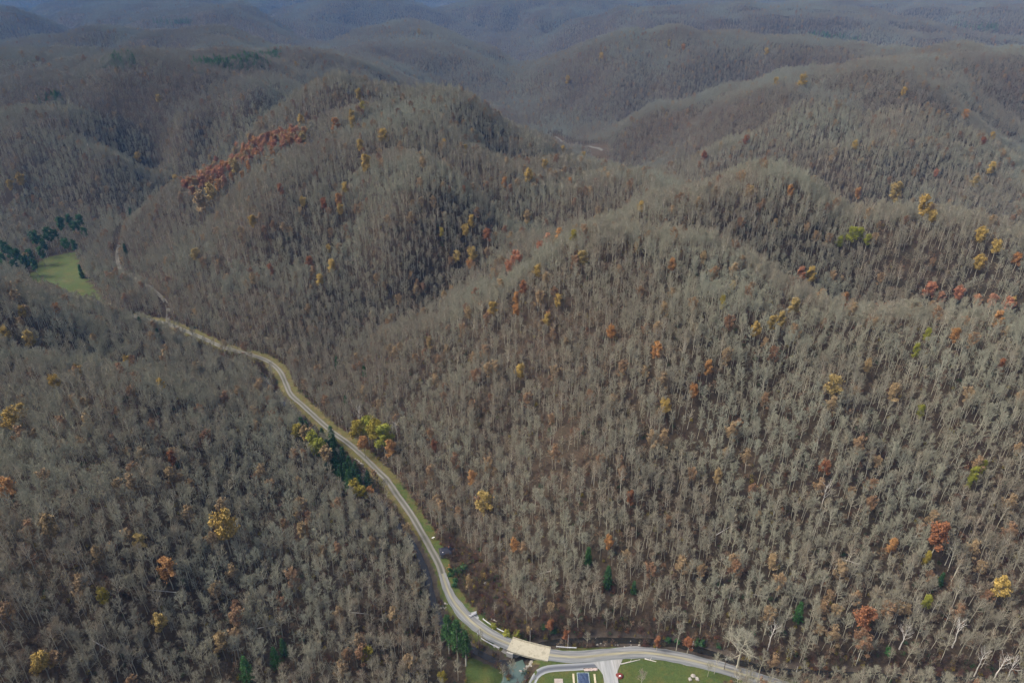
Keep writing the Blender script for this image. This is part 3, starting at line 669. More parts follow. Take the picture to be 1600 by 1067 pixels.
for col in AUTUMN:
    for reg in {e['reg'] for e in ENTRIES}:
        es = sorted([e for e in ENTRIES if e['col'] == col and e['reg'] == reg], key=lambda e: e['u'])
        for k, e in enumerate(es):
            size = "large " if e['d'] >= 24 else "small " if e['d'] <= 9 else ""
            ph = e['phrase']; where = ordinal(k, len(es)).strip()
            if where == "the only one": lab = f"{size}{ph} tree, the only one of its colour on the {e['reg']}"
            elif 'most' in where: lab = f"{size}{ph} tree on the {e['reg']}, {where} of its colour"
            else: lab = f"{size}{ph} tree on the {e['reg']}, {where.split(' ')[0]} of its colour {' '.join(where.split(' ')[1:])}"
            o = thing('autumn_tree', lab, 'tree', (e['p'][0], e['p'][1], e['p'][2] - .15), random.random() * 6.28, (e['s'], e['s'], max(e['s'], .74 if e['v'] < 955 else .3)), f"{ph} autumn trees on the hills")
            i = random.randrange(3) if col not in ('tan',) else 3
            child('trunk', WOODM[i], o); child('crown', leafy_mesh(col, i), o); XY_TAKEN.append((e['p'][0], e['p'][1], 3.0 * e['s'] + .8))
# the band of red trees along the left crest of the central hill
line = [(296, 284), (318, 272), (345, 256), (375, 240), (405, 222), (430, 212), (448, 210)]
for k in range(170):
    q = random.random() * (len(line) - 1); i = int(q); f = q - i
    u = line[i][0] * (1 - f) + line[i + 1][0] * f + random.gauss(6, 12); v = line[i][1] * (1 - f) + line[i + 1][1] * f + abs(random.gauss(0, 11)) - 2
    p, t_ = hit(u, v, 9)
    if not 620 < t_ < 860: continue
    o = thing('red_tree', "red-leaved tree in the red band along the left crest of the central hill", 'tree', (p[0], p[1], p[2] - .15), random.random() * 6.28, random.uniform(.72, .98), "red trees along the central hill's left crest")
    i = random.randrange(4); child('trunk', WOODM[i], o); child('crown', leafy_mesh(random.choice(['red', 'red', 'orange', 'orange', 'rust', 'tan']), i), o); XY_TAKEN.append((p[0], p[1], 3.4))

# ------------------------------------------------------------------ evergreens
CON = [conifer(700 + i, H, sp, dr, lo, wh) for i, (H, sp, dr, lo, wh) in enumerate([(17, 3.6, .25, .12, 17), (14, 3.0, .3, .05, 15), (21, 4.2, .1, .38, 15), (9, 1.5, .2, .04, 14)])]
CONW = [w_.mesh('trunk', M['bark']) for w_, _ in CON]
CONM = {}
def con_mesh(i, mt):
    if (i, mt) not in CONM: CONM[i, mt] = CON[i][1].mesh('crown', M[mt])
    return CONM[i, mt]
def evergreen(u, v, i, mt, H, lab, grp, s=1.0, name='evergreen_tree'):
    p, _ = hit(u, v, H * .5 * s)
    o = thing(name, lab, 'tree', (p[0], p[1], p[2] - .15), random.random() * 6.28, s * H / [17, 14, 21, 9][i], grp)
    child('trunk', CONW[i], o); child('crown', con_mesh(i, mt), o); XY_TAKEN.append((p[0], p[1], 4.0)); return o
ms = sorted([(6, 412), (18, 402), (30, 410), (42, 418), (24, 420), (58, 384), (70, 390), (78, 378), (98, 360), (110, 352), (120, 364), (134, 370), (104, 388), (118, 390), (88, 372), (10, 396), (48, 402), (66, 402), (127, 352), (56, 420)])
for k, (u, v) in enumerate(ms):
    p, _ = hit(u, v, 9); o = thing('evergreen_tree', f"dark green tree around the far left meadow, {ordinal(k, len(ms))} of that clump", 'tree', (p[0], p[1], p[2] - .15), random.random() * 6.28, random.uniform(.95, 1.35), "dark green trees around the far left meadow")
    child('trunk', WOODM[k % 3], o); child('crown', leafy_mesh(random.choice(['evergreen', 'evergreen', 'pine']), k % 3), o); XY_TAKEN.append((p[0], p[1], 4.5))
rs = sorted([(472, 668), (480, 676), (490, 688), (500, 698), (512, 704), (522, 694), (512, 718), (526, 728), (540, 738), (536, 716), (552, 748), (562, 758), (546, 728), (504, 682), (521, 710), (532, 742), (545, 752), (556, 738), (518, 683), (575, 752)])
for k, (u, v) in enumerate(rs):
    evergreen(u, v, random.choice([0, 1, 1]), 'pine', random.uniform(13, 18), f"dark conifer in the row between creek and gravel road, {ordinal(k, len(rs))}", "dark conifers between creek and gravel road")
for u, v, H, lab in [(700, 985, 22, "tall pine with bare lower trunk left of the road bend, leftmost of three"), (714, 996, 24, "tall pine with bare lower trunk left of the road bend, middle of three"), (727, 1008, 20, "tall pine with bare lower trunk left of the road bend, rightmost of three")]:
    evergreen(u, v + 6, 2, 'mid_pine', H * 1.12, lab, "pines beside the road bend", 1.0, 'pine_tree')
for u, v, H, i, lab in [(384, 1046, 15, 0, "bright green conifer on the bottom left hillside, leftmost of three"), (430, 1030, 13, 0, "bright green conifer on the bottom left hillside, middle of three"), (442, 1010, 10, 1, "small green conifer on the bottom left hillside, topmost and rightmost of three")]:
    evergreen(u, v, i, 'bright_pine' if H > 12 else 'pine', H, lab, "green conifers at the bottom left")
for u, v, H, mt, lab in [(919, 871, 11, 'bright_pine', "slim bright green conifer among bare trees above the brushy flat"), (950, 901, 13, 'evergreen', "slim grey-green conifer below the bright green one on the right hill"), (990, 920, 8, 'pine', "small dark conifer low on the right hill above the creek"),
                        (1248, 958, 12, 'bright_pine', "slim green conifer low on the right hill above the road's right end"), (1471, 905, 8, 'pine', "small dark conifer below the large rusty tree on the right hill"), (526, 567, 10, 'bright_pine', "slim green conifer at the foot of the spur, leftmost of three"),
                        (540, 627, 9, 'pine', "slim green conifer at the foot of the spur, lowest of three"), (569, 582, 10, 'bright_pine', "slim green conifer at the foot of the spur, rightmost of three"),
                        (219, 506, 12, 'evergreen', "dark green conifer beside the far gravel road, left one of two"), (247, 524, 12, 'pine', "dark green conifer beside the far gravel road, right one of two"), (196, 392, 14, 'evergreen', "dark green conifer beside the dirt track"), (126, 424, 14, 'bright_pine', "lone green conifer on the right edge of the far meadow"),
                        (447, 218, 10, 'evergreen', "dark conifer at the upper end of the red band of trees"), (205, 335, 15, 'pine', "dark conifer at the head of the dirt track")]:
    evergreen(u, v, 3, mt, H, lab, None)

# ------------------------------------------------------------------ shrubs and roadside bushes
SHR = [shrub(800 + i, 3.2, 2.0) for i in range(3)]; SHW = [a.mesh('stems', M['twig']) for a, _ in SHR]; SHM = {}
def bush(u, v, d, mt, lab, grp=None, tall=1.0, name='shrub', cat='shrub'):
    p, _ = hit(u, v, 1.0); dep = project(*p)[2]; s = d * dep / FPX / 4.0; i = random.randrange(3)
    if (mt, i) not in SHM: SHM[mt, i] = SHR[i][1].mesh('leaves', M[mt])
    o = thing(name, lab, cat, (p[0], p[1], p[2] - .1), random.random() * 6.28, (s, s, s * tall), grp)
    child('stems', SHW[i], o); child('leaves', SHM[mt, i], o); XY_TAKEN.append((p[0], p[1], 1.5 * s)); return o
bush(757, 903, 16, 'yellow', "bright yellow bush on the brushy flat right of the road", None, 1.2)
bush(702, 888, 13, 'orange', "orange-yellow bush on the road verge below the cabin")
bush(737, 907, 8, 'yellow', "tiny yellow bush beside the white scrap on the brushy flat")
bush(772, 980, 15, 'lime', "round olive-yellow bush above the guardrail")
bush(792, 990, 16, 'lime', "low green bush above the guardrail, left one of two near the bridge"); bush(808, 991, 18, 'lime', "low green bush above the guardrail, right one of two near the bridge")
bush(826, 989, 15, 'tan', "pale fluffy bush by the creek above the bridge", None, 1.5)
for k, (u, v, d) in enumerate([(706, 897, 22), (719, 894, 22), (711, 912, 18), (726, 886, 17)]):
    bush(u, v, d, 'evergreen', ["dark green bush below the cabin, nearest to the road", "dark green bush below the cabin, in the middle of the clump", "dark green bush below the cabin, lowest of the clump", "dark green bush below the cabin, farthest from the road"][k], "dark green bushes below the cabin")
for k, (u, v, d) in enumerate([(1044, 1000, 15), (1057, 1003, 12), (1094, 1006, 24), (1123, 1010, 15), (865, 985, 18), (850, 980, 14)]):
    bush(u, v, d, 'evergreen', ["green bush on the creek bank, first right of the lawn's middle", "small dark bush right beside the first creek bank bush", "large dark green bush on the creek bank by the white pole", "green bush on the creek bank nearest the road's right end", "dark green bush behind the creek, near the bridge's right end", "smaller dark bush left of the one behind the creek near the bridge"][k], "green bushes along the creek bank")
bush(1387, 1024, 22, 'bright_pine', "round bright green bush low on the right slope, above the bottom canopy")
for k, (u, v, d, mt, lab) in enumerate([(562, 690, 16, 'olive', "olive"), (576, 688, 17, 'lime', "yellow-green"), (589, 697, 18, 'olive', "olive"), (601, 706, 19, 'lime', "yellow-green"), (612, 716, 15, 'orange', "orange-tan"), (595, 686, 12, 'yellow', "yellow"), (570, 704, 12, 'orange', "orange"), (606, 694, 12, 'tan', "tan")]):
    p, _ = hit(u, v, 6); dep = project(*p)[2]
    o = thing('roadside_tree', f"{lab} tree in the leafy clump right of the gravel road, {['leftmost at its top edge', 'second along its top edge', 'in its middle', 'tallest, right of the middle', 'at its right end', 'behind its middle', 'at its lower left', 'behind its right end'][k]}", 'tree', (p[0], p[1], p[2] - .1), k, d * dep / FPX / 5.4, "leafy trees right of the gravel road")
    child('trunk', WOODM[k % 3], o); child('crown', leafy_mesh(mt, k % 3), o); XY_TAKEN.append((p[0], p[1], 3))
for k, (u, v, d, mt, lab) in enumerate([(468, 686, 13, 'olive', "olive tree first"), (480, 694, 15, 'tan', "pale tan tree second"), (492, 704, 15, 'lime', "yellow-green tree third"), (503, 716, 16, 'lime', "bright yellow-green tree fourth"), (512, 728, 16, 'tan', "tan tree fifth"), (556, 772, 13, 'olive', "olive tree sixth"), (567, 778, 12, 'olive', "narrow olive tree seventh"), (579, 776, 11, 'orange', "orange-tan tree eighth")]):
    p, _ = hit(u, v, 6); dep = project(*p)[2]
    o = thing('creekside_tree', f"{lab} down the left bank of the creek by the conifers", 'tree', (p[0], p[1], p[2] - .1), k * 2, d * dep / FPX / 5.6, "leafy trees along the creek's left bank")
    child('trunk', WOODM[k % 3], o); child('crown', leafy_mesh(mt, k % 3), o); XY_TAKEN.append((p[0], p[1], 3))

# ------------------------------------------------------------------ bare trees that stand out
def bare_thing(p, i, s, lab, grp=None, bark='bark', rz=None):
    o = thing('bare_tree', lab, 'tree', (p[0], p[1], p[2] - .15), random.random() * 6.28 if rz is None else rz, s, grp)
    child('trunk', BAREW[bark][i], o); child('crown', BARET[bark][i], o); return o
BAREW = {k: [w_.mesh('trunk', M[k]) for w_, _ in BARE] for k in ('bark', 'pale_bark')}
BARET = {'bark': [t_.mesh('crown', M['twig']) for _, t_ in BARE]}
sp_ = [bare_tree(950 + i, H, spd, 3, n1=10, n2=3, trunk_r=.36) for i, (H, spd) in enumerate([(21, 5.0), (23, 4.4), (18, 5.4)])]
SPW = [a.mesh('trunk', M['pale_bark']) for a, _ in sp_]; SPT = [b_.mesh('crown', M['pale_bark']) for _, b_ in sp_]
for k, (u, v, lab) in enumerate([(1290, 767, "white barked bare tree with spreading limbs, alone on the middle of the right slope"), (1207, 986, "pale bare tree low on the slope above the road's right end"), (1416, 985, "pale forked bare tree left of the small white one low on the right"), (1500, 983, "small white leaning bare tree low on the right slope"),
                             (1535, 1028, "white bare tree with wide fan crown at the bottom right, left of the white pair"), (1586, 1036, "white bare tree of the pair in the bottom right corner, right one"), (1566, 1034, "white bare tree of the pair in the bottom right corner, left one"), (560, 645, "pale bare tree right beside the gravel road's middle bend"),
                             (568, 663, "pale bare tree a little below the other beside the gravel road's bend"), (620, 668, "pale fan-shaped bare tree above the leafy roadside clump")]):
    p, _ = hit(u, v, 12); o = thing('pale_tree', lab, 'tree', (p[0], p[1], p[2] - .2), k * 1.3, .85, None)
    child('trunk', SPW[k % 3], o); child('crown', SPT[k % 3], o); XY_TAKEN.append((p[0], p[1], 3.0))
for k, (u, v, s, lab) in enumerate([(1150, 1046, .95, "broad bare tree standing over the right end of the road"), (1116, 1052, .6, "small bare tree on the lawn edge left of the broad bare one"), (1105, 1058, .5, "smallest bare tree at the lawn's lower right corner"), (1182, 1066, .9, "white forked bare tree just right of the road's end"),
                             (800, 1060, .62, "grey bare willow leaning over the green creek pool"), (786, 1066, .5, "thin grey bare tree left of the willow over the pool"), (1000, 1080, .6, "pale bare tree at the bottom edge of the right lawn"), (690, 1060, .7, "thin grey bare tree below the roadside pines"), (716, 1064, .6, "thin bare tree at the left edge of the bottom lawn"), (752, 1012, .45, "small bare tree on the creek bank beside the wooden power pole")]):
    p, _ = hit(u, v, 0); o = bare_thing(p, k % 8, s, lab); XY_TAKEN.append((p[0], p[1], 3.0))
    if k == 0: o.scale = (2.3, 2.3, 1.0)
for x_, y_, r_ in XY_TAKEN:
    h_ = math.hypot(x_, y_)
    for s_ in (0, 3.5): taken |= (px - x_ * (1 - s_ / h_)) ** 2 + (py - y_ * (1 - s_ / h_)) ** 2 < (r_ * (.9 - s_ / 25)) ** 2
# the three hundred bare trees that show largest
PU, PV, PF = project(px, py, pz + 10)
inb = (PU > 0) & (PU < 1600) & (PV > 0) & (PV < 1060) & (kind < NB) & ~taken & visible(px, py, pz, 12)
size = np.where(inb, scl * np.array([24, 26, 22, 25, 21, 27, 23, 20] + [0] * 8)[kind] / PF, 0)
for k in np.argsort(-size)[:296]:
    u, v = PU[k], PV[k]
    if u < 700: lab, grp = "bare grey tree among the nearest on the left hillside, bottom left", "nearest bare trees on the left hillside"
    elif py[k] < 205: lab, grp = "bare grey tree in the canopy along the bottom right edge, before the creek", "bare trees along the bottom right edge"
    else: lab, grp = "bare grey tree standing on the lowest slope of the near right hill", "nearest bare trees on the right hill"
    o = bare_thing((px[k], py[k], pz[k]), int(kind[k]), float(scl[k]), lab, grp); o.rotation_euler = tuple(rot[k]); taken[k] = True

# ------------------------------------------------------------------ bridge, lane, driveway
def seg(u0, u1, v_min=900):
    uu, vv, _ = project(ROAD[:, 0], ROAD[:, 1], ROAD[:, 2]); k = np.nonzero((uu >= u0) & (uu <= u1) & (vv > v_min))[0]; return ROAD[k[0]:k[-1] + 1]
def normals(line):
    d = np.gradient(line[:, :2], axis=0); d /= np.linalg.norm(d, axis=1)[:, None]; return np.stack([d[:, 1], -d[:, 0]], 1)
def extrude(line, o0, o1, z0, z1):
    n_ = normals(line); mb = MB(); vs = []
    for p, q in zip(line, n_):
        for o, z in ((o0, z0), (o1, z0), (o1, z1), (o0, z1)): vs.append((p[0] + q[0] * o, p[1] + q[1] * o, p[2] + z))
    fs = [[0, 1, 2, 3], [4 * (len(line) - 1) + k for k in (3, 2, 1, 0)]]
    for i in range(len(line) - 1):
        for k in range(4):
            r = (k + 1) % 4; fs.append([4 * i + k, 4 * (i + 1) + k, 4 * (i + 1) + r, 4 * i + r])
    mb.add(vs, fs); return mb
cream = plain('cream concrete', [(.24, .225, .165), (.36, .34, .26), (.29, .275, .21)], .6, .85, .1)
conc = plain('grey concrete', [(.30, .30, .28), (.38, .38, .36), (.33, .32, .29)], .4, .85, .1)
steel = plain('galvanised steel', [(.42, .44, .45), (.54, .56, .57)], .8, .45)
wood_m = plain('weathered wood', [(.16, .12, .09), (.24, .19, .14)], 1.5, .85)
S = seg(796, 864)
b0 = thing('bridge', "cream concrete road bridge over the creek", 'bridge', tuple(S[len(S) // 2]))
def put(mb, name, mat, parent):
    o = mb.build(name, mat, parent); o.matrix_parent_inverse = parent_inv(parent); return o
from mathutils import Matrix
def parent_inv(p): return (Matrix.LocRotScale(p.location, p.rotation_euler, p.scale)).inverted()
put(extrude(S, -3.3, 3.3, -.55, .12), 'deck', cream, b0)
put(extrude(S, 3.3, 3.58, -.6, .75), 'parapet', cream, b0); put(extrude(S, -3.58, -3.3, -.6, .45), 'parapet', cream, b0)
for k in (0, len(S) - 1):
    e = S[max(0, k - 1):k + 2] if k else S[:2]
    put(extrude(e[:2], -4.1, 4.1, -3.2, -.57), 'abutment', conc, b0)
def guardrail(line, off, lab):
    g_ = thing('guardrail', lab, 'guardrail', tuple(line[len(line) // 2]), group="steel guardrails of the lower road")
    put(extrude(line, off, off + .26, .5, .86), 'rail', steel, g_); n_ = normals(line)
    for i in range(0, len(line), 1):
        mb = MB(); p = line[i, :2] + n_[i] * (off + .4); mb.box((p[0], p[1], line[i, 2] + .3), (.16, .16, 1.0)); put(mb, 'post', steel, g_)
guardrail(seg(741, 792), 4.1, "steel guardrail on the outside of the bend from the gate to the bridge")
guardrail(seg(868, 902), 4.1, "short steel guardrail right of the bridge on the creek side")
guardrail(seg(758, 792), -4.3, "steel guardrail on the lower side of the road left of the bridge")
# lane and driveway
G0 = lambda u, v: (*at_z(u, v, 0)[:2], 0)
LANE = smooth_line([G0(826, 1090), G0(831, 1066), G0(838, 1054), G0(850, 1047), G0(866, 1044), G0(900, 1041.5), G0(935, 1038.5)], 2.0)
for a in (LANE,): a[:, 2] = ground(a[:, 0], a[:, 1])
LANEM = road_mat('patched lane', [(-2.2, (.34, .35, .34)), (-1.3, (.24, .26, .27)), (-.3, (.09, .10, .115)), (.5, (.10, .11, .125)), (1.2, (.25, .27, .28)), (2.2, (.36, .37, .36))], .7)
ribbon("lane", LANE, (-1.7, -.8, 0, .8, 1.7), LANEM, .1, lambda x, y: float(ground(x, y)))
DRIVE = smooth_line([G0(957, 1110), G0(955, 1066), G0(952, 1048), G0(950, 1038), G0(948, 1027)], 1.5)
wd = lambda sgn: (lambda s_: sgn * (2.9 + 3.2 * float(sstep(14.5, 22.5, s_))))
def half(sgn, f): return lambda s_: sgn * f * (3.0 + 4.2 * float(sstep(DL - 9, DL + 1, s_)))
DL = float(np.linalg.norm(np.diff(DRIVE[:, :2], axis=0), axis=1).sum())
DRVM = road_mat('pale concrete drive', [(-5, (.27, .28, .27)), (-2, (.31, .325, .32)), (0, (.26, .275, .275)), (2, (.32, .33, .32)), (5, (.29, .29, .27))], .6)
ribbon("driveway", DRIVE, (half(-1, 1), half(-1, .5), 0, half(1, .5), half(1, 1)), DRVM, .13, lambda x, y: max(float(ground(x, y)), -.1))
PULL = smooth_line([G0(778, 995), G0(790, 1000), G0(806, 1004), G0(818, 1009)], 2.0)
GRV2 = plain('loose gravel', [(.24, .23, .21), (.34, .33, .30)], 1.2, .95, .3)
ribbon("gravel_pull_off", PULL, (1.8, 3.2, 4.6), GRV2, .1, lambda x, y: float(ground(x, y)))
ENT = smooth_line([G0(728, 966), G0(737, 964), G0(746, 961)], 1.0)
ribbon("field_entrance", ENT, (-2.2, 0, 2.2), LANEM, .12, lambda x, y: float(ground(x, y)))

# ------------------------------------------------------------------ cabin
p, _ = hit(696, 862, 2)
roof_m = plain('black roofing', [(.012, .014, .022), (.028, .03, .042)], 1.0, .5, .1); wall_m = plain('grey boards', [(.17, .165, .16), (.25, .245, .235)], 1.2, .85)
cab = thing('cabin', "small dark roofed cabin beside the gravel road", 'cabin', tuple(p), R(14))
def hip(L, Wd, H, h, over=.4):
    mb = MB(); x, y = L / 2 + over, Wd / 2 + over; r_ = L / 2 - Wd * .32
    top = [(-x, -y, H), (x, -y, H), (x, y, H), (-x, y, H), (-r_ if r_ > 0 else 0, 0, H + h), (r_ if r_ > 0 else 0, 0, H + h)]
    bot = [(a, b_, H - .18) for a, b_, _ in top[:4]]
    mb.add(top + bot, [[0, 1, 5, 4], [1, 2, 5], [2, 3, 4, 5], [3, 0, 4], [6, 7, 1, 0], [7, 8, 2, 1], [8, 9, 3, 2], [9, 6, 0, 3], [9, 8, 7, 6]]); return mb
mb = MB(); mb.box((0, 0, 1.0), (5.6, 4.2, 3.6)); wl = mb.build('wall', wall_m, cab)
rf = hip(5.6, 4.2, 2.85, 1.1).build('roof', roof_m, cab)
mb = MB(); mb.box((1.9, .7, 3.9), (.5, .5, 1.3)); mb.build('chimney', plain('brick', [(.22, .10, .07), (.30, .15, .10)], 3), rf)
mb = MB(); mb.box((-1.55, -1.05, 3.36), (.45, 1.0, .08)); mb.build('skylight', plain('white sheet', [(.7, .7, .7), (.8, .8, .8)], 1), rf)
mb = MB(); mb.box((-1.9, .6, 3.36), (.9, .35, .1)); mb.build('roof_patch', plain('pale sheet', [(.5, .5, .48), (.62, .62, .6)], 1), rf)
mb = MB(); mb.box((-.9, -2.13, .95), (.95, .08, 2.0)); dr_ = mb.build('door', wood_m, cab)
for x_ in (1.2,):
    mb = MB(); mb.box((x_, -2.12, 1.5), (1.0, .06, 1.0)); wn = mb.build('window', plain('dark pane', [(.02, .025, .03), (.03, .035, .04)], 1, .1), cab)
    mb = MB(); [mb.box((x_ + dx, -2.15, 1.5 + dz), sz) for dx, dz, sz in ((-.54, 0, (.1, .05, 1.2)), (.54, 0, (.1, .05, 1.2)), (0, .55, (.98, .05, .1)), (0, -.55, (.98, .05, .1)))]; mb.build('frame', plain('white trim', [(.6, .6, .58), (.7, .7, .68)], 1), wn)
mb = MB(); mb.box((3.75, .6, 1.9), (2.3, 2.6, .16)); mb.box((4.8, -.6, .6), (.14, .14, 2.5)); mb.box((4.8, 1.8, .6), (.14, .14, 2.5)); mb.build('porch', roof_m, cab)

# ------------------------------------------------------------------ poles
def pole(u, v, H, lab, mat, arms=1, rad=.15, name='utility_pole', cat='utility pole', g=None):
    q, _ = hit(u, v, 0); o = thing(name, lab, cat, (q[0], q[1], q[2] - .3), R(35), 1.0, g)
    mb = MB(); mb.tube([(0, 0, 0), (0, 0, H * .5), (.04, 0, H)], [rad, rad * .85, rad * .65], 7); mb.build('shaft', mat, o)
    for k in range(arms):
        mb = MB(); mb.box((0, rad + .06, H - .55 - k * .9), (2.3, .11, .13)); a = mb.build('crossarm', mat, o)
        for x_ in (-1.0, -.4, .4, 1.0):
            mb = MB(); mb.tube([(x_, rad + .06, H - .485 - k * .9), (x_, rad + .06, H - .25 - k * .9)], [.05, .035], 5); mb.build('insulator', steel, a)
    if arms: mb = MB(); mb.tube([(-.32, -.1, H - 2.6), (-.32, -.1, H - 1.7)], [.2, .2], 8); mb.build('transformer', steel, o)
    return o
brown_pole = plain('brown pole wood', [(.13, .10, .08), (.19, .15, .12)], 2); pale_pole = plain('pale pole wood', [(.38, .36, .32), (.48, .46, .42)], 2)
pole(748, 1014, 12.5, "wooden power pole on the lower side of the road left of the bridge", brown_pole)
pole(887, 1013, 9.0, "pale slim pole on the creek bank behind the road", pale_pole, 0)
pole(828, 1009, 10.5, "slim pole beside the pale bush at the creek", pale_pole, 0, .12)
pole(1131, 1047, 9.5, "dark pole at the road edge before the broad bare tree", brown_pole, 1)
pole(1081, 1016, 6, "short white pole beside the large dark bush on the creek bank", plain('white post', [(.6, .6, .58), (.7, .7, .68)], 1), 0, .13)
pole(1243, 1053, 5, "short white post in the dark gap at the bottom right", plain('white post paint', [(.62, .62, .6), (.7, .7, .68)], 1), 0, .12)

# ------------------------------------------------------------------ small things round the road
def rock(u, v, r_, lab, grp, col=None, name='boulder', cat='rock', flat=.6):
    q, _ = hit(u, v, 0); bm_ = MB(); rr = np.random.default_rng(int(u * 7 + v)); vs = []; fs = []; nu, nv = 9, 6
    for i in range(nv + 1):
        for j in range(nu):
            th, ph = math.pi * i / nv, 2 * math.pi * j / nu; k = rr.uniform(.75, 1.15) if 0 < i < nv else 1
            vs.append((r_ * k * math.sin(th) * math.cos(ph), r_ * k * math.sin(th) * math.sin(ph), r_ * flat * k * math.cos(th)))
    for i in range(nv):
        for j in range(nu): fs.append([i * nu + j, (i + 1) * nu + j, (i + 1) * nu + (j + 1) % nu, i * nu + (j + 1) % nu])
    bm_.add(vs, fs); o = bm_.build(name, col or ROCK); o.location = (q[0], q[1], q[2] + r_ * flat * .4); tag(o, lab, cat, grp); return o
ROCK = plain('pale rock', [(.22, .21, .18), (.36, .34, .30)], .8, .9, .3)
for k in range(14):
    rock(691 + random.gauss(0, 3.2), 948 + random.gauss(0, 3.5), random.uniform(.3, .75), "pale rock in the heap on the left shoulder of the road bend", "rocks heaped on the left shoulder of the bend")
for k in range(20):
    f = k / 19; rock(556 + 18 * f + random.gauss(0, 1), 718 + 22 * f ** 1.3 + random.gauss(0, 1.2), random.uniform(.35, .9), "pale rock in the riprap row between creek and gravel road", "riprap rocks beside the gravel road")
for k in range(22):
    f = k / 21; rock(813 + 20 * f + random.gauss(0, 1.5), 1052 - 18 * f + random.gauss(0, 1.2), random.uniform(.35, .8), "pale rock lining the bank below the bridge's right end", "rocks lining the bank below the bridge")
for k in range(16):
    rock(random.uniform(905, 1000), random.uniform(1003, 1011), random.uniform(.25, .6), "small pale rock on the grassy creek bank behind the road", "small rocks on the creek bank")
for u, v, r_, lab in [(1083, 1056, 1.1, "large pale boulder at the lower right of the lawn, topmost of three"), (1089, 1062, 1.0, "large pale boulder at the lower right of the lawn, right one of three"), (1078, 1063, .9, "large pale boulder at the lower right of the lawn, left one of three"), (758, 912, .8, "pale boulder under the bright yellow bush")]:
    rock(u, v, r_, lab, None)
white = plain('white painted metal', [(.66, .67, .68), (.78, .79, .8)], 1.5, .5)
# gate at the field entrance
q, _ = hit(739, 962, .5); gt = thing('metal_gate', "silver metal gate at the field entrance on the bend", 'gate', tuple(q), R(35))
for x_ in (-2.0, 2.0):
    mb = MB(); mb.tube([(x_, 0, -.4), (x_, 0, 1.6)], [.11, .11], 7); mb.build('post', steel, gt)
mb = MB(); [mb.tube([(-1.88, 0, z_), (1.88, 0, z_)], [.055, .055], 5) for z_ in (.25, .55, .85, 1.15, 1.42)]; [mb.tube([(x_, .05, .2), (x_, .05, 1.46)], [.05, .05], 5) for x_ in (-1.85, -.6, .6, 1.85)]; mb.tube([(-1.85, .09, .25), (1.85, .09, 1.42)], [.05, .05], 5); mb.build('gate_panel', white, gt)
q, _ = hit(732, 898, 0); mb = MB(); mb.add([(-.9, -.1, 0), (0, -.5, .1), (.1, .1, .05), (-.8, .4, .75), (.9, 0, .9), (.25, .5, .1)], [[0, 1, 2, 3], [1, 4, 5, 2], [3, 2, 1, 0], [2, 5, 4, 1]]); o = mb.build('scrap_sheet', white); o.location = tuple(q + np.array([0, 0, .15])); tag(o, "folded white sheet of scrap on the brushy flat", 'scrap sheet')
q, _ = hit(677, 843, 0); mb = MB(); mb.box((0, 0, .6), (.12, .12, 1.3)); mb.box((0, 0, 1.36), (1.5, .5, .2), .5); o = mb.build('mailbox', white); o.location = tuple(q); tag(o, "white box on a post beside the gravel road above the cabin", 'mailbox')
logm = plain('pale dead wood', [(.42, .40, .37), (.56, .54, .5)], 1.2)
def log(u, v, L, rz, r_, lab, grp=None):
    q, _ = hit(u, v, 0); d = np.array([math.cos(rz), math.sin(rz)]) * L / 2; a = np.array([*(q[:2] - d), float(ground(*(q[:2] - d))) + r_ * .8]); b_ = np.array([*(q[:2] + d), float(ground(*(q[:2] + d))) + r_ * .8])
    mb = MB(); mb.tube([a - q, (a + b_) / 2 - q + np.array([0, 0, .06 * r_]), b_ - q], [r_, r_ * .85, r_ * .55], 7); mb.tube([(a + b_) / 2 - q, (a + b_) / 2 - q + np.array([.5, .9, .7])], [r_ * .4, .03], 5)
    o = mb.build('fallen_log', logm); o.location = tuple(q); tag(o, lab, 'log', grp)
log(772, 970, 3.2, -.5, .2, "short white log lying on the brush above the guardrail")
log(602, 725, 3.0, .5, .16, "short white log at the foot of the leafy roadside clump")
log(886, 1007, 6, .1, .18, "long pale log along the creek bank beside the slim pole"); log(930, 1000, 7, -.1, .2, "long grey log across the creek behind the road")
log(853, 896, 6, .05, .2, "pale fallen trunk lying level on the right slope above the flat"); log(985, 1034, 9, .25, .22, "pale log edging the left end of the right lawn"); log(1016, 1033, 5, -.3, .22, "pale log edging the top of the right lawn")
for k, (u, v) in enumerate([(255, 925), (160, 1010), (420, 980), (560, 960), (1330, 880), (1180, 930), (1440, 760), (1130, 830)]):
    log(u, v, 9, random.uniform(-.6, .6), .2, ["fallen grey trunk between bare trees in the left woods, near the salmon tree", "fallen grey trunk in the bottom left woods", "fallen grey trunk left of the tan tree on the left hillside", "fallen grey trunk near the road on the left hillside", "fallen grey trunk on the right slope above the rusty tree", "fallen grey trunk low on the right slope", "fallen grey trunk high on the right slope", "fallen grey trunk halfway up the right slope"][k])
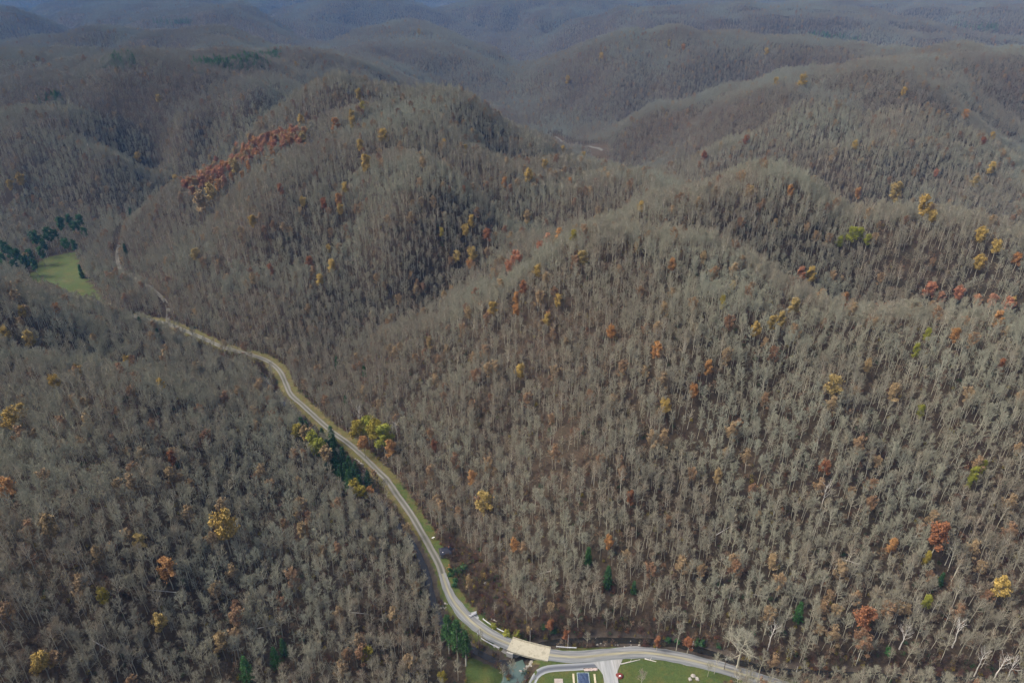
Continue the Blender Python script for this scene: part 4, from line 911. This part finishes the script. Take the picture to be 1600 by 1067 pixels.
# yard at the bottom edge
q = np.array([*at_z(912, 1063, .5)[:2], 0.0]); q[2] = float(ground(q[0], q[1]))
tp = thing('covered_frame', "low frame covered with mottled dark blue tarpaulin beside the driveway", 'covered frame', tuple(q))
blue = plain('mottled blue tarpaulin', [(.012, .02, .05), (.05, .08, .14), (.02, .03, .07), (.12, .16, .22)], 1.6, .6, .3)
rr = np.random.default_rng(3); mb = MB(); nx_, ny_ = 13, 17; vs = [((i / (nx_ - 1) - .5) * 4.6, (j / (ny_ - 1) - .5) * 7.6, .75 + .12 * math.sin(i * 1.3 + j * .7) * rr.random() - .35 * (abs(i - 6) / 6) ** 3) for j in range(ny_) for i in range(nx_)]
mb.add(vs, [[j * nx_ + i, j * nx_ + i + 1, (j + 1) * nx_ + i + 1, (j + 1) * nx_ + i] for j in range(ny_ - 1) for i in range(nx_ - 1)]); mb.build('cover', blue, tp)
teal = plain('teal edge', [(.20, .27, .27), (.28, .34, .34)], 1)
for s_ in (-1, 1):
    mb = MB(); mb.box((s_ * 2.45, 0, .3), (.28, 7.6, .6)); mb.build('side_rail', teal, tp)
mb = MB(); mb.box((0, 3.95, .3), (5.2, .26, .6)); mb.build('end_rail', teal, tp)
beam_m = plain('pale timber', [(.36, .33, .22), (.46, .42, .30)], 1)
for u, lab in ((896.5, "pale timber beam lying left of the blue tarpaulin"), (930, "pale timber beam lying right of the blue tarpaulin")):
    q = np.array([*at_z(u, 1062, .2)[:2], 0.0]); q[2] = float(ground(q[0], q[1])); mb = MB(); mb.box((0, 0, .2), (.8, 6.2, .36)); mb.box((0, -2.9, .42), (.9, .3, .12)); mb.box((0, 2.9, .42), (.9, .3, .12)); o = mb.build('timber_beam', beam_m); o.location = tuple(q); tag(o, lab, 'beam')
q = np.array([*at_z(873, 1064, .2)[:2], 0.0]); q[2] = float(ground(q[0], q[1])); mb = MB(); mb.box((0, 0, .1), (3.6, 2.8, .24)); mb.box((-.8, .3, .27), (1.2, 1.6, .1)); o = mb.build('concrete_pad', plain('stained pad', [(.26, .23, .20), (.36, .32, .29)], .8, .9, .2)); o.location = tuple(q); tag(o, "square grey pad in the dry grass left of the blue tarpaulin", 'pad')
q = np.array([*at_z(923, 1045.5, .2)[:2], 0.0]); q[2] = float(ground(q[0], q[1])); bed_ = thing('flower_bed', "long low flower bed edged in pinkish stone beside the lane", 'flower bed', tuple(q), R(4))
mb = MB(); [mb.box((-2.6 + .58 * k, 0, .18), (.5, 1.0 + .15 * (k % 3), .42 + .06 * (k % 2))) for k in range(10)]; mb.build('stone_edge', plain('pinkish stone', [(.34, .28, .25), (.48, .40, .36)], 1.5), bed_); mb = MB(); mb.box((0, .75, .08), (6, .5, .3)); mb.build('soil', plain('soil', [(.05, .04, .03), (.08, .06, .045)], 1), bed_)
q = np.array([*at_z(968, 1054, .3)[:2], 0.0]); q[2] = float(ground(q[0], q[1])); mb = MB(); vs = []; fs = []
for i in range(7):
    for j in range(18):
        a = 2 * math.pi * j / 18; rad = 1.75 * math.cos(i / 6 * math.pi / 2) ** .8; vs.append((rad * math.cos(a) * (1 + .06 * math.sin(3 * a)), rad * .85 * math.sin(a), .75 * math.sin(i / 6 * math.pi / 2)))
for i in range(6):
    for j in range(18): fs.append([i * 18 + j, i * 18 + (j + 1) % 18, (i + 1) * 18 + (j + 1) % 18, (i + 1) * 18 + j])
mb.add(vs, fs); o = mb.build('mulch_mound', plain('dark red mulch', [(.10, .022, .018), (.17, .045, .035)], 4, .95, .5)); o.location = tuple(q); tag(o, "dark red mulch mound on the lawn right of the driveway", 'mulch mound')
mb = MB(); mb.box((0, 0, .0), (.9, .5, .35), .2); mb.box((0, 0, .2), (.6, .34, .12), .2); o = mb.build('white_stone', white); o.location = tuple(q + np.array([.1, -.55, .75])); tag(o, "white stone set on the dark red mulch mound", 'stone')

# ------------------------------------------------------------------ ground brush and far pine stands: stuff
brush = bpy.data.collections.new("brush kinds")
def brush_kind(name, parts):
    global kinds
    k0 = kinds; kinds = brush; kind_mesh(name, parts); kinds = k0
for i, mt in enumerate(['twig', 'brown_leaf', 'olive', 'evergreen', 'rust']):
    r = np.random.default_rng(870 + i); wd_, lv_ = shrub(860 + i, 2.4, 1.4, .13, 12, 16)
    wd2, tips = skeleton(r, 3.4, 1.3, n1=9, n2=3, low=.1, trunk_r=.05)
    brush_kind(f"brush_{i}", [(wd_, M['brush_twig']), (twigs(r, tips, 9, .8, .022), M['brush_twig'])] + ([(lv_, M[mt])] if i else []))
pine_kinds = bpy.data.collections.new("pine kinds"); k0 = kinds; kinds = pine_kinds
for i in range(2): kind_mesh(f"pine_{i}", [(CON[i][0], M['bark']), (CON[i][1], M['far_pine'])])
kinds = k0

# ------------------------------------------------------------------ the woods: one object
def woods(name, label, cat, px, py, pz, kind, rot, scl, coll):
    me = bpy.data.meshes.new(name); me.vertices.add(len(px)); me.vertices.foreach_set('co', np.stack([px, py, pz - .15], 1).ravel())
    me.attributes.new('tree_kind', 'INT', 'POINT').data.foreach_set('value', kind.astype(np.int32))
    me.attributes.new('tree_rot', 'FLOAT_VECTOR', 'POINT').data.foreach_set('vector', rot.astype(np.float32).ravel())
    me.attributes.new('tree_scale', 'FLOAT', 'POINT').data.foreach_set('value', scl.astype(np.float32))
    o = bpy.data.objects.new(name, me); C.objects.link(o); tag(o, label, cat, None, 'stuff')
    ng = bpy.data.node_groups.new(name, 'GeometryNodeTree')
    ng.interface.new_socket("Geometry", in_out='INPUT', socket_type='NodeSocketGeometry'); ng.interface.new_socket("Geometry", in_out='OUTPUT', socket_type='NodeSocketGeometry')
    gi, gout = ng.nodes.new("NodeGroupInput"), ng.nodes.new("NodeGroupOutput")
    ci = ng.nodes.new("GeometryNodeCollectionInfo"); ci.inputs["Collection"].default_value = coll; ci.inputs["Separate Children"].default_value = True; ci.inputs["Reset Children"].default_value = True
    ip = ng.nodes.new("GeometryNodeInstanceOnPoints"); ip.inputs["Pick Instance"].default_value = True
    def na(n, ty): a = ng.nodes.new("GeometryNodeInputNamedAttribute"); a.data_type = ty; a.inputs["Name"].default_value = n; return a.outputs["Attribute"]
    er = ng.nodes.new("FunctionNodeEulerToRotation")
    ng.links.new(gi.outputs[0], ip.inputs["Points"]); ng.links.new(ci.outputs[0], ip.inputs["Instance"])
    ng.links.new(na('tree_kind', 'INT'), ip.inputs["Instance Index"]); ng.links.new(na('tree_rot', 'FLOAT_VECTOR'), er.inputs[0]); ng.links.new(er.outputs[0], ip.inputs["Rotation"])
    ng.links.new(na('tree_scale', 'FLOAT'), ip.inputs["Scale"]); ng.links.new(ip.outputs[0], gout.inputs[0])
    md = o.modifiers.new("trees", 'NODES'); md.node_group = ng
    return o
k = ~taken
woods("bare_woods", "bare grey brown deciduous woods covering all the hills", "woods", px[k], py[k], pz[k], kind[k], rot[k], scl[k], kinds)

bx, by = rng.uniform(-330, 330, 110000), rng.uniform(150, 560, 110000); bz = ground(bx, by)
bu, bv, _ = project(bx, by, bz)
dr = line_dist(bx, by, ROAD)[0]; dc = np.minimum(line_dist(bx, by, CREEK)[0], line_dist(bx, by, BRANCH)[0])
inlawn = in_poly(bx, by, LAWN_L) | in_poly(bx, by, LAWN_M) | in_poly(bx, by, LAWN_R)
okb = (dr > 5.2) & (dc > 2.2) & ~inlawn & (bv > -50) & (bv < 1120) & ((bu < 826) | (bu > 1140) | (bv < 1012) | (bv > 1130))
wgt = np.where(in_poly(bu, bv, BRUSH), 1.0, np.where(dc < 8, .9, np.where(dr < 14, .3, .12)))
okb &= (rng.random(len(bx)) < wgt) & ~(in_poly(bx, by, BANK_N) & (rng.random(len(bx)) < .96))
okb &= ~((bu > 790) & (bu < 872) & (bv > 1000) & (bv < 1040) & (dr < 9))
bx, by, bz = bx[okb], by[okb], bz[okb]; nb = len(bx)
bk = rng.choice(5, nb, p=[.44, .22, .14, .14, .06])
woods("undergrowth", "low brown brush and saplings on the forest floor and creek banks", "undergrowth", bx, by, bz, bk, np.stack([np.zeros(nb), np.zeros(nb), rng.random(nb) * 6.28], 1), rng.uniform(.5, 1.15, nb), brush)
fp = []
for (u0, v0, u1, v1, n_, sp) in ((300, 104, 372, 100, 260, 2.6), (372, 98, 440, 86, 380, 4.0), (160, 98, 212, 92, 45, 3), (1262, 55, 1345, 63, 60, 2.5), (1490, 42, 1560, 46, 70, 4), (60, 152, 100, 154, 20, 2), (240, 36, 300, 34, 60, 2)):
    for k in range(n_):
        f = random.random(); p, t_ = hit(u0 + (u1 - u0) * f, v0 + (v1 - v0) * f + random.gauss(0, sp), 6); fp.append(p)
fp = np.array(fp); nb = len(fp)
woods("pine_stands", "dark green pine stands on the far ridges", "pines", fp[:, 0], fp[:, 1], fp[:, 2], rng.integers(0, 2, nb), np.stack([np.zeros(nb), np.zeros(nb), rng.random(nb) * 6.28], 1), rng.uniform(.6, 1.0, nb), pine_kinds)

# ------------------------------------------------------------------ haze over the whole valley
hb = MB(); zlo, zhi = float(HZ.min()) - 1.0, CAM_H + 14
hb.box((0, 4400, (zlo + zhi) / 2), (14600, 10000, zhi - zlo))
hm = bpy.data.materials.new("pale air"); hm.use_nodes = True; t = hm.node_tree; t.nodes.remove(t.nodes["Principled BSDF"])
pv = t.nodes.new("ShaderNodeVolumePrincipled"); pv.inputs["Color"].default_value = (.13, .42, .95, 1); pv.inputs["Density"].default_value = 0.62e-4; pv.inputs["Anisotropy"].default_value = 0.0
t.links.new(pv.outputs[0], t.nodes["Material Output"].inputs["Volume"])
tag(hb.build("haze", hm), kind='stuff')
